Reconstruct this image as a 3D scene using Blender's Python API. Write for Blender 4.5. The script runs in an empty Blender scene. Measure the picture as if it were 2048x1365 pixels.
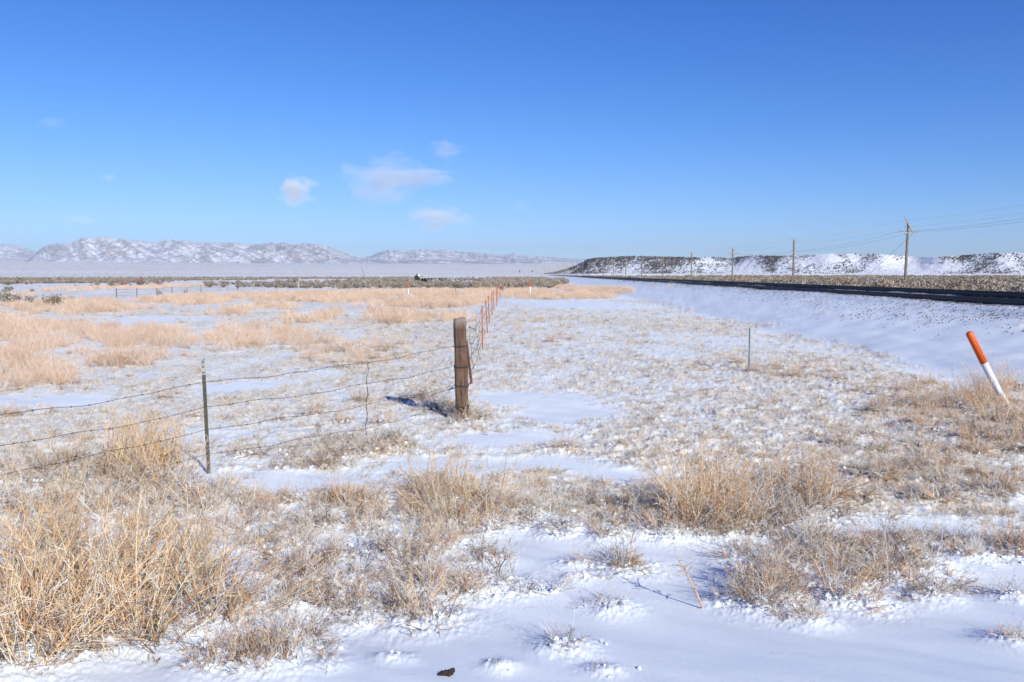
import bpy, math, random
import numpy as np
from mathutils import Vector

# ------------------------------------------------------------------ camera, sky, sun, exposure
scene = bpy.context.scene
COL = scene.collection
F = 1700.0            # focal length in pixels of a 2048 px wide frame
CAM_Z = 2.0
PITCH = math.atan(133.5 / F)

cam_data = bpy.data.cameras.new("camera")
cam = bpy.data.objects.new("camera", cam_data)
COL.objects.link(cam)
cam_data.sensor_width = 36.0
cam_data.lens = 36.0 * F / 2048.0
cam_data.clip_start = 0.05
cam_data.clip_end = 90000
cam.location = (0, 0, CAM_Z)
cam.rotation_euler = (math.pi / 2 - PITCH, 0, 0)
scene.camera = cam

SUN_EL = math.radians(29.0)
SUN_AZ = math.radians(149.0)       # compass style: 0 = +Y (view direction), 90 = +X (right)
SUN_DIR = Vector((math.sin(SUN_AZ) * math.cos(SUN_EL), math.cos(SUN_AZ) * math.cos(SUN_EL), math.sin(SUN_EL)))

world = bpy.data.worlds.new("World")
scene.world = world
world.use_nodes = True
wn = world.node_tree
wn.nodes.clear()
sky = wn.nodes.new("ShaderNodeTexSky")
sky.sky_type = 'NISHITA'
sky.sun_disc = False
sky.sun_elevation = SUN_EL
sky.sun_rotation = SUN_AZ
sky.altitude = 1300
sky.air_density = 1.0
sky.dust_density = 0.2
sky.ozone_density = 2.0
# deep winter blue: the sky's own colour with more contrast per channel
SKY_K = 0.184
SKY_POW = (1.90, 1.50, 1.0)
SKY_AMP = (0.53, 0.63, 0.90)
SKY_SHO = (0.45, 0.26, 0.06)
sp = wn.nodes.new("ShaderNodeSeparateColor")
cb = wn.nodes.new("ShaderNodeCombineColor")
wn.links.new(sky.outputs["Color"], sp.inputs[0])
for _i in range(3):
    _a = wn.nodes.new("ShaderNodeMath"); _a.operation = 'MULTIPLY'; _a.inputs[1].default_value = SKY_K
    _b = wn.nodes.new("ShaderNodeMath"); _b.operation = 'POWER'; _b.inputs[1].default_value = SKY_POW[_i]
    _c = wn.nodes.new("ShaderNodeMath"); _c.operation = 'MULTIPLY'; _c.inputs[1].default_value = SKY_AMP[_i] / SKY_K
    wn.links.new(sp.outputs[_i], _a.inputs[0]); wn.links.new(_a.outputs[0], _b.inputs[0])
    # soft shoulder so that the horizon does not burn out
    _d = wn.nodes.new("ShaderNodeMath"); _d.operation = 'MULTIPLY_ADD'; _d.inputs[1].default_value = SKY_SHO[_i]; _d.inputs[2].default_value = 1.0
    _e = wn.nodes.new("ShaderNodeMath"); _e.operation = 'DIVIDE'
    wn.links.new(_b.outputs[0], _c.inputs[0]); wn.links.new(_b.outputs[0], _d.inputs[0])
    wn.links.new(_c.outputs[0], _e.inputs[0]); wn.links.new(_d.outputs[0], _e.inputs[1]); wn.links.new(_e.outputs[0], cb.inputs[_i])
bg = wn.nodes.new("ShaderNodeBackground")
bg.inputs["Strength"].default_value = 0.12
wo = wn.nodes.new("ShaderNodeOutputWorld")
wn.links.new(cb.outputs["Color"], bg.inputs["Color"])
wn.links.new(bg.outputs["Background"], wo.inputs["Surface"])

sun_data = bpy.data.lights.new("sun", 'SUN')
sun_data.energy = 3.9
sun_data.angle = math.radians(0.5)
sun_data.color = (0.97, 0.965, 0.85)
sun = bpy.data.objects.new("sun", sun_data)
COL.objects.link(sun)
sun.rotation_euler = (-SUN_DIR).to_track_quat('-Z', 'Y').to_euler()

scene.view_settings.view_transform = 'Standard'
scene.view_settings.look = 'None'
scene.view_settings.gamma = 1.0
scene.view_settings.exposure = 0.47
scene.cycles.use_denoising = True
scene.cycles.max_bounces = 5
scene.cycles.diffuse_bounces = 3
scene.cycles.glossy_bounces = 2
scene.cycles.transmission_bounces = 2
scene.cycles.volume_bounces = 0
scene.cycles.transparent_max_bounces = 8

rng = np.random.default_rng(11)
random.seed(5)
PI = math.pi

# ------------------------------------------------------------------ numpy noise
def _hash(ix, iy, seed):
    h = (ix.astype(np.int64) * 374761393 + iy.astype(np.int64) * 668265263 + seed * 1274126177) & 0xFFFFFFFF
    h = ((h ^ (h >> 13)) * 1274126177) & 0xFFFFFFFF
    h = h ^ (h >> 16)
    return (h & 0xFFFF) / 65535.0

def perlin(x, y, seed=0):
    ix = np.floor(x); iy = np.floor(y)
    fx = x - ix; fy = y - iy
    u = fx * fx * fx * (fx * (fx * 6 - 15) + 10)
    v = fy * fy * fy * (fy * (fy * 6 - 15) + 10)
    def g(ox, oy):
        a = _hash(ix + ox, iy + oy, seed) * 2 * PI
        return np.cos(a) * (fx - ox) + np.sin(a) * (fy - oy)
    n = (g(0, 0) * (1 - u) + g(1, 0) * u) * (1 - v) + (g(0, 1) * (1 - u) + g(1, 1) * u) * v
    return n * 1.5

def fbm(x, y, octaves=4, seed=0, gain=0.5):
    s = 0; a = 1.0; t = 0
    for o in range(octaves):
        s = s + a * perlin(x * 2 ** o + 17.3 * o, y * 2 ** o - 9.1 * o, seed + o)
        t += a; a *= gain
    return s / t

def sstep(a, b, x):
    t = np.clip((x - a) / (b - a), 0, 1)
    return t * t * (3 - 2 * t)

# ------------------------------------------------------------------ ground height (the large forms)
T_SLOPE = 0.030
def track_x(y):            # inner face line of the near rail
    return 13.9 + T_SLOPE * y

def H(x, y):
    x = np.asarray(x, float); y = np.asarray(y, float)
    r = np.sqrt(x * x + y * y)
    z = np.zeros_like(x + y)
    # shoulder of the road the photograph was taken from
    s = 1 - sstep(0.6, 6.6, y)
    z = z + 0.44 * s
    # railway embankment
    d = x - track_x(y)
    up = 1.02 * np.clip((d + 5.6) / (5.6 - 0.75), 0, 1) ** 1.12 + 0.08 * sstep(-1.3, -0.75, d)
    bed = np.where(d > -0.75, 1.10 + 0.095 * np.clip(d, 0, 1.6), up)
    down = 1.25 - 0.75 * sstep(2.3, 5.0, d)
    emb = np.where(d > 2.3, down, bed)
    emb = np.where(d > 5.0, 0.50 + 0.004 * np.clip(d - 5, 0, 60), emb)
    near = 1 - sstep(900, 1500, y)
    z = z + emb * near
    # shallow swale beside the embankment
    z = z - 0.06 * np.exp(-((d + 6.0) / 1.5) ** 2) * near
    # low rolls
    z = z + 0.05 * perlin(x * 0.11, y * 0.11, 3) * sstep(6, 20, r)
    z = z + 0.28 * perlin(x * 0.021, y * 0.021, 4) * sstep(60, 140, r) * (1 - sstep(-9, -5, d))
    # the plain climbing to the mountains
    z = z + 84 * (np.clip(r - 1300, 0, 12000) / 5500.0) ** 1.2
    return z

FWD = np.array([0, math.cos(PITCH), -math.sin(PITCH)])
UPV = np.array([0, math.sin(PITCH), math.cos(PITCH)])
def ray(px, py):
    return np.array([1.0, 0, 0]) * ((px - 1024) / F) + UPV * ((682.5 - py) / F) + FWD

def gp(px, py):
    """ground point seen at a photograph pixel"""
    d = ray(px, py)
    z = 0.3
    t = 5.0
    for i in range(40):
        if d[2] > -1e-5: t = 600.0; break
        tn = (z - CAM_Z) / d[2]
        tn = min(max(tn, 1.0), 3000.0)
        t = 0.5 * t + 0.5 * tn if i else tn
        z = float(H(np.array([d[0] * t]), np.array([d[1] * t]))[0])
    return Vector((d[0] * t, d[1] * t, z))

def proj(x, y, z):
    dx = x; dy = y; dz = z - CAM_Z
    f = dy * FWD[1] + dz * FWD[2]
    u = dy * UPV[1] + dz * UPV[2]
    f = np.where(f > 0.05, f, 0.05)
    return 1024 + F * dx / f, 682.5 - F * u / f

def at_dist(px, py, dist):
    d = ray(px, py)
    t = dist / d[1]
    return Vector((d[0] * t, dist, CAM_Z + d[2] * t))

def inpoly(px, py, poly):
    inside = np.zeros(px.shape, bool)
    n = len(poly)
    for i in range(n):
        x1, y1 = poly[i]; x2, y2 = poly[(i + 1) % n]
        c = ((y1 > py) != (y2 > py)) & (px < (x2 - x1) * (py - y1) / (y2 - y1 + 1e-9) + x1)
        inside ^= c
    return inside

# ------------------------------------------------------------------ object helpers
def tag(o, label=None, cat=None, group=None, kind=None):
    if label: o['label'] = label
    if cat: o['category'] = cat
    if group: o['group'] = group
    if kind: o['kind'] = kind
    return o

def empty(name, loc, rz=0.0, label=None, cat=None, group=None):
    o = bpy.data.objects.new(name, None)
    o.empty_display_size = 0.1
    o.location = loc; o.rotation_euler = (0, 0, rz)
    COL.objects.link(o)
    return tag(o, label, cat, group)

def mesh_from(name, verts, faces, mat=None, smooth=False, cols=None):
    """verts (N,3) array, faces (M,k) array or list of tuples"""
    me = bpy.data.meshes.new(name)
    verts = np.asarray(verts, np.float32)
    if isinstance(faces, np.ndarray):
        m, k = faces.shape
        me.vertices.add(len(verts)); me.vertices.foreach_set("co", verts.ravel())
        me.loops.add(m * k); me.loops.foreach_set("vertex_index", faces.astype(np.int32).ravel())
        me.polygons.add(m)
        me.polygons.foreach_set("loop_start", np.arange(0, m * k, k, dtype=np.int32))
        me.update(calc_edges=True)
    else:
        me.from_pydata([tuple(v) for v in verts], [], [tuple(f) for f in faces])
        me.update()
    if smooth:
        me.polygons.foreach_set("use_smooth", np.ones(len(me.polygons), bool))
    if cols is not None:
        a = me.attributes.new("tint", 'FLOAT_COLOR', 'POINT')
        c = np.ones((len(verts), 4), np.float32); c[:, :3] = cols
        a.data.foreach_set("color", c.ravel())
    if mat: me.materials.append(mat)
    return me

def obj(name, me, parent=None, loc=None):
    o = bpy.data.objects.new(name, me)
    if parent: o.parent = parent
    if loc is not None: o.location = loc
    COL.objects.link(o)
    return o

class MB:
    """collects boxes, tubes and prisms into one mesh"""
    def __init__(s): s.v = []; s.f = []
    def add(s, v, f):
        b = len(s.v); s.v += [tuple(p) for p in v]; s.f += [tuple(i + b for i in q) for q in f]
    def box(s, c, size, rot=None):
        x, y, z = [k / 2 for k in size]
        vs = [Vector(p) for p in ((-x,-y,-z),(x,-y,-z),(x,y,-z),(-x,y,-z),(-x,-y,z),(x,-y,z),(x,y,z),(-x,y,z))]
        if rot is not None: vs = [rot @ p for p in vs]
        s.add([p + Vector(c) for p in vs], [(0,3,2,1),(4,5,6,7),(0,1,5,4),(1,2,6,5),(2,3,7,6),(3,0,4,7)])
    def tube(s, pts, radii, n=8, cap=True):
        pts = [Vector(p) for p in pts]
        if not hasattr(radii, '__len__'): radii = [radii] * len(pts)
        rings = []
        for i, p in enumerate(pts):
            t = (pts[min(i + 1, len(pts) - 1)] - pts[max(i - 1, 0)]).normalized()
            a = Vector((0, 0, 1)) if abs(t.z) < 0.9 else Vector((1, 0, 0))
            u = t.cross(a).normalized(); w = t.cross(u)
            rings.append([p + (u * math.cos(2 * PI * k / n) + w * math.sin(2 * PI * k / n)) * radii[i] for k in range(n)])
        f = []
        for i in range(len(pts) - 1):
            for k in range(n):
                f.append((i * n + k, i * n + (k + 1) % n, (i + 1) * n + (k + 1) % n, (i + 1) * n + k))
        if cap:
            f.append(tuple(range(n - 1, -1, -1))); f.append(tuple((len(pts) - 1) * n + k for k in range(n)))
        s.add([q for r in rings for q in r], f)
    def prism(s, prof, pts, up=Vector((0, 0, 1))):
        """2-D outline (u,v) swept along a polyline; u across, v up"""
        pts = [Vector(p) for p in pts]; n = len(prof); vs = []
        for i, p in enumerate(pts):
            t = (pts[min(i + 1, len(pts) - 1)] - pts[max(i - 1, 0)]).normalized()
            u = t.cross(up).normalized(); w = u.cross(t)
            vs += [p + u * a + w * b for a, b in prof]
        f = []
        for i in range(len(pts) - 1):
            for k in range(n):
                f.append((i * n + k, i * n + (k + 1) % n, (i + 1) * n + (k + 1) % n, (i + 1) * n + k))
        f.append(tuple(range(n - 1, -1, -1))); f.append(tuple((len(pts) - 1) * n + k for k in range(n)))
        s.add(vs, f)
    def mesh(s, name, mat, smooth=False):
        me = mesh_from(name, s.v, s.f, mat, smooth)
        return me
    def build(s, name, mat, parent=None, loc=None, smooth=False):
        return obj(name, s.mesh(name, mat, smooth), parent, loc)

# ------------------------------------------------------------------ materials
def new_mat(name):
    m = bpy.data.materials.new(name); m.use_nodes = True
    nt = m.node_tree
    b = nt.nodes["Principled BSDF"]
    return m, nt, b

def nd(nt, t, **kw):
    n = nt.nodes.new(t)
    for k, v in kw.items():
        if k in n.inputs: n.inputs[k].default_value = v
        else: setattr(n, k, v)
    return n

def noise(nt, scale, detail=4, rough=0.55, vec=None, dist=0.0):
    n = nd(nt, "ShaderNodeTexNoise", Scale=scale, Detail=detail, Roughness=rough, Distortion=dist)
    if vec is not None: nt.links.new(vec, n.inputs["Vector"])
    return n.outputs["Fac"]

def ramp(nt, fac, stops):
    n = nd(nt, "ShaderNodeValToRGB")
    e = n.color_ramp.elements
    while len(e) > 1: e.remove(e[-1])
    e[0].position = stops[0][0]; c = stops[0][1]; e[0].color = (*c, 1) if hasattr(c, '__len__') else (c, c, c, 1)
    for p, c in stops[1:]:
        k = e.new(p); k.color = (*c, 1) if hasattr(c, '__len__') else (c, c, c, 1)
    nt.links.new(fac, n.inputs["Fac"])
    return n.outputs["Color"]

def mix(nt, fac, a, b):
    n = nd(nt, "ShaderNodeMix", data_type='RGBA')
    for s, v in ((n.inputs[0], fac), (n.inputs[6], a), (n.inputs[7], b)):
        if hasattr(v, 'is_output'): nt.links.new(v, s)
        elif hasattr(v, '__len__'): s.default_value = (*v, 1)
        else: s.default_value = v
    return n.outputs[2]

def mth(nt, op, a, b=0.0, clamp=False):
    n = nd(nt, "ShaderNodeMath", operation=op, use_clamp=clamp)
    for s, v in ((n.inputs[0], a), (n.inputs[1], b)):
        if hasattr(v, 'is_output'): nt.links.new(v, s)
        else: s.default_value = v
    return n.outputs[0]

def attr(nt, name):
    return nd(nt, "ShaderNodeAttribute", attribute_name=name)

def opos(nt):
    return nd(nt, "ShaderNodeTexCoord").outputs["Object"]

def bump(nt, b, h, strength=0.5, dist=0.01):
    n = nd(nt, "ShaderNodeBump", Strength=strength, Distance=dist)
    nt.links.new(h, n.inputs["Height"]); nt.links.new(n.outputs["Normal"], b.inputs["Normal"])

def simple(name, color, rough=0.7, var=0.25, scale=8.0, metal=0.0, stretch=None):
    m, nt, b = new_mat(name)
    v = opos(nt)
    if stretch:
        mp = nd(nt, "ShaderNodeMapping"); mp.inputs["Scale"].default_value = stretch
        nt.links.new(v, mp.inputs["Vector"]); v = mp.outputs["Vector"]
    f = noise(nt, scale, 5, 0.6, v)
    c = ramp(nt, f, [(0.3, tuple(k * (1 - var) for k in color)), (0.7, tuple(min(1, k * (1 + var)) for k in color))])
    nt.links.new(c, b.inputs["Base Color"])
    b.inputs["Roughness"].default_value = rough; b.inputs["Metallic"].default_value = metal
    bump(nt, b, f, 0.3, 0.003)
    return m

SNOW = (0.86, 0.88, 0.92)

# plants: colour per stem from an attribute, slightly varied per plant
def plant_mat(name, gain=1.0, var=0.16):
    m, nt, b = new_mat(name)
    a = attr(nt, "tint").outputs["Color"]
    oi = nd(nt, "ShaderNodeObjectInfo").outputs["Random"]
    g = mth(nt, 'MULTIPLY_ADD', oi, var * 2); nt.nodes[-1].inputs[2].default_value = gain - var
    sc = nd(nt, "ShaderNodeVectorMath", operation='SCALE')
    nt.links.new(a, sc.inputs[0]); nt.links.new(g, sc.inputs["Scale"])
    nt.links.new(sc.outputs[0], b.inputs["Base Color"])
    b.inputs["Roughness"].default_value = 0.75
    b.inputs["Specular IOR Level"].default_value = 0.25
    return m
M_STEM = plant_mat("dry stems")
M_SAGE = plant_mat("sage leaves", 1.0, 0.22)

def snow_mat(name):
    m, nt, b = new_mat(name)
    v = opos(nt)
    c = ramp(nt, noise(nt, 9, 3, 0.6, v), [(0.3, (0.80, 0.82, 0.87)), (0.7, SNOW)])
    nt.links.new(c, b.inputs["Base Color"])
    b.inputs["Roughness"].default_value = 0.75
    bump(nt, b, noise(nt, 60, 3, 0.7, v), 0.4, 0.01)
    return m
M_SNOWCAP = snow_mat("snow cap")

# ------------------------------------------------------------------ plant templates
def tubes(P, R, C, nside=3):
    """P (N,K,3) polylines, R (N,K) radii, C (N,3) colours -> verts, quads, colours"""
    N, K, _ = P.shape
    T = np.empty_like(P)
    T[:, 1:-1] = P[:, 2:] - P[:, :-2]; T[:, 0] = P[:, 1] - P[:, 0]; T[:, -1] = P[:, -1] - P[:, -2]
    T /= np.linalg.norm(T, axis=2, keepdims=True) + 1e-9
    A = rng.normal(size=(N, 1, 3)); A = np.broadcast_to(A, P.shape)
    U = np.cross(T, A); U /= np.linalg.norm(U, axis=2, keepdims=True) + 1e-9
    W = np.cross(T, U)
    V = np.empty((N, K, nside, 3))
    for k in range(nside):
        a = 2 * PI * k / nside
        V[:, :, k] = P + (U * math.cos(a) + W * math.sin(a)) * R[:, :, None]
    idx = np.arange(N * K * nside).reshape(N, K, nside)
    a = idx[:, :-1, :]; b = np.roll(idx, -1, 2)[:, :-1, :]; c = np.roll(idx, -1, 2)[:, 1:, :]; d = idx[:, 1:, :]
    Q = np.stack([a, b, c, d], -1).reshape(-1, 4)
    cols = np.repeat(C, K * nside, 0)
    return V.reshape(-1, 3), Q, cols

def lerp_path(P, t):
    K = P.shape[1]
    f = np.clip(t * (K - 1), 0, K - 1.001); i = f.astype(int); w = (f - i)[:, None]
    n = np.arange(len(P))
    return P[n, i] * (1 - w) + P[n, i + 1] * w, P[n, i + 1] - P[n, i]

def paths(P0, D, L, K, wob, droop):
    """grow polylines from P0 along D with wobble and a bend (droop>0 up)"""
    N = len(P0)
    P = np.empty((N, K, 3)); P[:, 0] = P0
    d = D / (np.linalg.norm(D, axis=1, keepdims=True) + 1e-9)
    st = (L / (K - 1))[:, None]
    for k in range(1, K):
        d = d + rng.normal(size=(N, 3)) * wob
        d[:, 2] += droop
        d /= np.linalg.norm(d, axis=1, keepdims=True) + 1e-9
        P[:, k] = P[:, k - 1] + d * st
    P[:, :, 2] = np.maximum(P[:, :, 2], -0.03)
    return P

PAL = {
    'gold':  np.array([(0.88, 0.57, 0.31), (0.86, 0.51, 0.26), (0.88, 0.66, 0.45), (0.54, 0.29, 0.14), (0.86, 0.75, 0.64)]),
    'straw': np.array([(0.80, 0.55, 0.33), (0.76, 0.48, 0.27), (0.82, 0.68, 0.54), (0.50, 0.29, 0.15), (0.82, 0.78, 0.74)]),
    'rust':  np.array([(0.76, 0.44, 0.22), (0.70, 0.38, 0.18), (0.78, 0.58, 0.38), (0.42, 0.23, 0.12), (0.82, 0.76, 0.70)]),
    'stubble': np.array([(0.78, 0.72, 0.62), (0.70, 0.61, 0.48), (0.82, 0.80, 0.76), (0.40, 0.34, 0.27), (0.62, 0.46, 0.29)]),
    'snowy': np.array([(0.84, 0.85, 0.88), (0.82, 0.82, 0.84), (0.86, 0.87, 0.90), (0.78, 0.74, 0.70), (0.84, 0.84, 0.86)]),
    'litter': np.array([(0.20, 0.12, 0.07), (0.34, 0.19, 0.10), (0.55, 0.36, 0.20), (0.14, 0.09, 0.06), (0.70, 0.62, 0.54)]),
    'grey':  np.array([(0.62, 0.57, 0.52), (0.70, 0.67, 0.64), (0.54, 0.45, 0.37), (0.80, 0.79, 0.79), (0.40, 0.33, 0.27)]),
    'frost': np.array([(0.80, 0.75, 0.69), (0.84, 0.83, 0.83), (0.76, 0.60, 0.45), (0.85, 0.86, 0.88), (0.62, 0.46, 0.33)]),
    'band':  np.array([(0.84, 0.57, 0.39), (0.81, 0.51, 0.33), (0.85, 0.65, 0.50), (0.68, 0.40, 0.25), (0.84, 0.74, 0.67)]),
}
def pick(pal, n, jit=0.10):
    c = PAL[pal][rng.integers(0, len(PAL[pal]), n)]
    return np.clip(c * (1 + rng.normal(size=(n, 1)) * jit), 0.02, 0.85)

def clump(name, pal, n=40, h=0.6, spread=0.9, base=0.14, br=7, sub=3, rad=0.003, lean=(0, 0), droop=0.05, wob=0.12,
          tip_frost=0.0, blen=0.36):
    az = rng.uniform(0, 2 * PI, n); tilt = spread * np.sqrt(rng.uniform(0, 1, n))
    D = np.stack([np.sin(tilt) * np.cos(az) + lean[0], np.sin(tilt) * np.sin(az) + lean[1], np.cos(tilt) + 0.05], 1)
    rr = base * h * np.sqrt(rng.uniform(0, 1, n)); a2 = az + rng.normal(size=n) * 0.8
    P0 = np.stack([rr * np.cos(a2), rr * np.sin(a2), np.full(n, -0.02)], 1)
    L = h * rng.uniform(0.55, 1.15, n)
    P = paths(P0, D, L, 6, wob * 0.6, droop)
    tp = np.linspace(1, 0.35, 6)[None]
    parts = [(P, rad * (0.7 + 1.3 * rng.uniform(0, 1, (n, 1)) ** 2.5) * tp, pick(pal, n))]
    if br:
        nb = n * br
        src = np.repeat(np.arange(n), br); t = rng.uniform(0.18, 1.0, nb)
        p, tg = lerp_path(P[src], t)
        tg /= np.linalg.norm(tg, axis=1, keepdims=True)
        Db = tg + rng.normal(size=(nb, 3)) * 0.55; Db[:, 2] += 0.12
        Lb = L[src] * blen * rng.uniform(0.5, 1.2, nb) * (1.15 - 0.6 * t)
        B = paths(p, Db, Lb, 4, wob, droop)
        cb = pick(pal, nb)
        if tip_frost: cb = np.where(rng.uniform(size=(nb, 1)) < tip_frost, pick('frost', nb), cb)
        parts.append((B, rad * 0.62 * rng.uniform(0.7, 1.2, (nb, 1)) * np.linspace(1, 0.45, 4)[None], cb))
        if sub:
            ns = nb * sub
            s2 = np.repeat(np.arange(nb), sub); t2 = rng.uniform(0.2, 1.0, ns)
            p, tg = lerp_path(B[s2], t2)
            tg /= np.linalg.norm(tg, axis=1, keepdims=True) + 1e-9
            Ds = tg + rng.normal(size=(ns, 3)) * 0.75
            S = paths(p, Ds, Lb[s2] * rng.uniform(0.2, 0.55, ns), 3, wob, droop)
            cs = pick(pal, ns)
            if tip_frost: cs = np.where(rng.uniform(size=(ns, 1)) < tip_frost, pick('frost', ns), cs)
            parts.append((S, rad * 0.5 * rng.uniform(0.8, 1.2, (ns, 1)) * np.array([1, 0.8, 0.6])[None], cs))
    Vs = []; Qs = []; Cs = []; off = 0
    for P_, R_, C_ in parts:
        v, q, c = tubes(P_, R_, C_)
        Vs.append(v); Qs.append(q + off); Cs.append(c); off += len(v)
    return mesh_from(name, np.concatenate(Vs), np.concatenate(Qs), M_STEM, False, np.concatenate(Cs))

# unit icosphere for lumps
def ico(sub=2):
    t = (1 + 5 ** 0.5) / 2
    v = [(-1,t,0),(1,t,0),(-1,-t,0),(1,-t,0),(0,-1,t),(0,1,t),(0,-1,-t),(0,1,-t),(t,0,-1),(t,0,1),(-t,0,-1),(-t,0,1)]
    f = [(0,11,5),(0,5,1),(0,1,7),(0,7,10),(0,10,11),(1,5,9),(5,11,4),(11,10,2),(10,7,6),(7,1,8),(3,9,4),(3,4,2),(3,2,6),(3,6,8),(3,8,9),(4,9,5),(2,4,11),(6,2,10),(8,6,7),(9,8,1)]
    v = [Vector(p).normalized() for p in v]
    for _ in range(sub):
        cache = {}; nf = []
        def mid(a, b):
            k = (min(a, b), max(a, b))
            if k not in cache:
                v.append(((v[a] + v[b]) / 2).normalized()); cache[k] = len(v) - 1
            return cache[k]
        for a, b, c in f:
            x, y, z = mid(a, b), mid(b, c), mid(c, a)
            nf += [(a, x, z), (b, y, x), (c, z, y), (x, y, z)]
        f = nf
    return np.array([tuple(p) for p in v]), np.array(f)
ICO1 = ico(1); ICO2 = ico(2)

def lumps(name, mat, centers, sizes, src=ICO2, rough=0.35, flat=0.6, cols=None):
    V = []; Fs = []; off = 0; cc = []
    for i, (c, s) in enumerate(zip(centers, sizes)):
        v = src[0].copy()
        o = rng.uniform(0, 50, 3)
        n = fbm(v[:, 0] * 1.4 + o[0] + v[:, 2] * 1.1, v[:, 1] * 1.4 + o[1] - v[:, 2] * 0.8, 3, 7)
        v = v * (1 + rough * 1.6 * n)[:, None] * np.array([1, rng.uniform(0.6, 1.0), flat])
        a = rng.uniform(0, 2 * PI); ca, sa = math.cos(a), math.sin(a)
        v = np.stack([v[:, 0] * ca - v[:, 1] * sa, v[:, 0] * sa + v[:, 1] * ca, v[:, 2]], 1) * s + np.asarray(c)
        V.append(v); Fs.append(src[1] + off); off += len(v)
        if cols is not None: cc.append(np.repeat(cols[i:i + 1], len(v), 0))
    return mesh_from(name, np.concatenate(V), np.concatenate(Fs), mat, True, np.concatenate(cc) if cols is not None else None)

def caps_mesh(name, n, r, h, smin=0.012, smax=0.05):
    a = rng.uniform(0, 2 * PI, n); q = r * np.sqrt(rng.uniform(0, 1, n))
    z = rng.uniform(0.0, 1.0, n) ** 1.6 * h * (1 - 0.5 * q / r)
    s = rng.uniform(0, 1, n) ** 1.8 * (smax - smin) + smin
    return lumps(name, M_SNOWCAP, np.stack([q * np.cos(a), q * np.sin(a), z], 1), s, ICO1, 0.5, 0.55)

def sage(name, pal, n=520, h=0.8, w=0.75, leaf=0.06):
    """rounded desert shrub: lumpy sprays of small leaves on forked branches"""
    nl = 16
    az = rng.uniform(0, 2 * PI, nl); q = np.sqrt(rng.uniform(0, 1, nl)) * w * 0.75
    lc = np.stack([q * np.cos(az), q * np.sin(az), h * (0.35 + 0.5 * rng.uniform(0, 1, nl) * (1 - 0.5 * q / w))], 1)
    k = rng.integers(0, nl, n)
    p = lc[k] + rng.normal(size=(n, 3)) * np.array([w * 0.17, w * 0.17, h * 0.13])
    p[:, 2] = np.abs(p[:, 2])
    s = leaf * rng.uniform(0.6, 1.5, n)
    u = rng.normal(size=(n, 3)); u[:, 2] = np.abs(u[:, 2]) + 0.4; u /= np.linalg.norm(u, axis=1, keepdims=True)
    t = np.cross(u, rng.normal(size=(n, 3))); t /= np.linalg.norm(t, axis=1, keepdims=True)
    V = np.stack([p - t * (s * 0.35)[:, None], p + t * (s * 0.35)[:, None], p + u * (s * 1.6)[:, None]], 1).reshape(-1, 3)
    Fq = np.arange(3 * n).reshape(n, 3)
    C = np.repeat(pick(pal, n, 0.2), 3, 0)
    # branches
    nb = nl * 2
    P0 = np.zeros((nb, 3)); P0[:, :2] = rng.normal(size=(nb, 2)) * 0.05
    e = lc[np.arange(nb) % nl] + rng.normal(size=(nb, 3)) * 0.08
    ts = np.linspace(0, 1, 4)[None, :, None]
    P = P0[:, None] * (1 - ts) + e[:, None] * ts; P[:, 1:3] += rng.normal(size=(nb, 2, 3)) * 0.04
    v2, q2, c2 = tubes(P, np.full((nb, 4), 0.012), np.tile(np.array([(0.16, 0.11, 0.08)]), (nb, 1)))
    tri = np.concatenate([q2[:, [0, 1, 2]], q2[:, [0, 2, 3]]]) + len(V)
    return mesh_from(name, np.concatenate([V, v2]), np.concatenate([Fq, tri]), M_SAGE, False, np.concatenate([C, c2]))

PAL['sage'] = np.array([(0.22, 0.19, 0.155), (0.29, 0.24, 0.19), (0.16, 0.13, 0.105), (0.36, 0.31, 0.26), (0.52, 0.50, 0.48)])
PAL['tansage'] = np.array([(0.32, 0.235, 0.165), (0.38, 0.27, 0.18), (0.22, 0.16, 0.11), (0.40, 0.32, 0.25), (0.46, 0.41, 0.36)])
PAL['willow'] = np.array([(0.27, 0.15, 0.13), (0.33, 0.20, 0.17), (0.20, 0.11, 0.10), (0.38, 0.28, 0.24), (0.30, 0.2, 0.18)])

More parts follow.
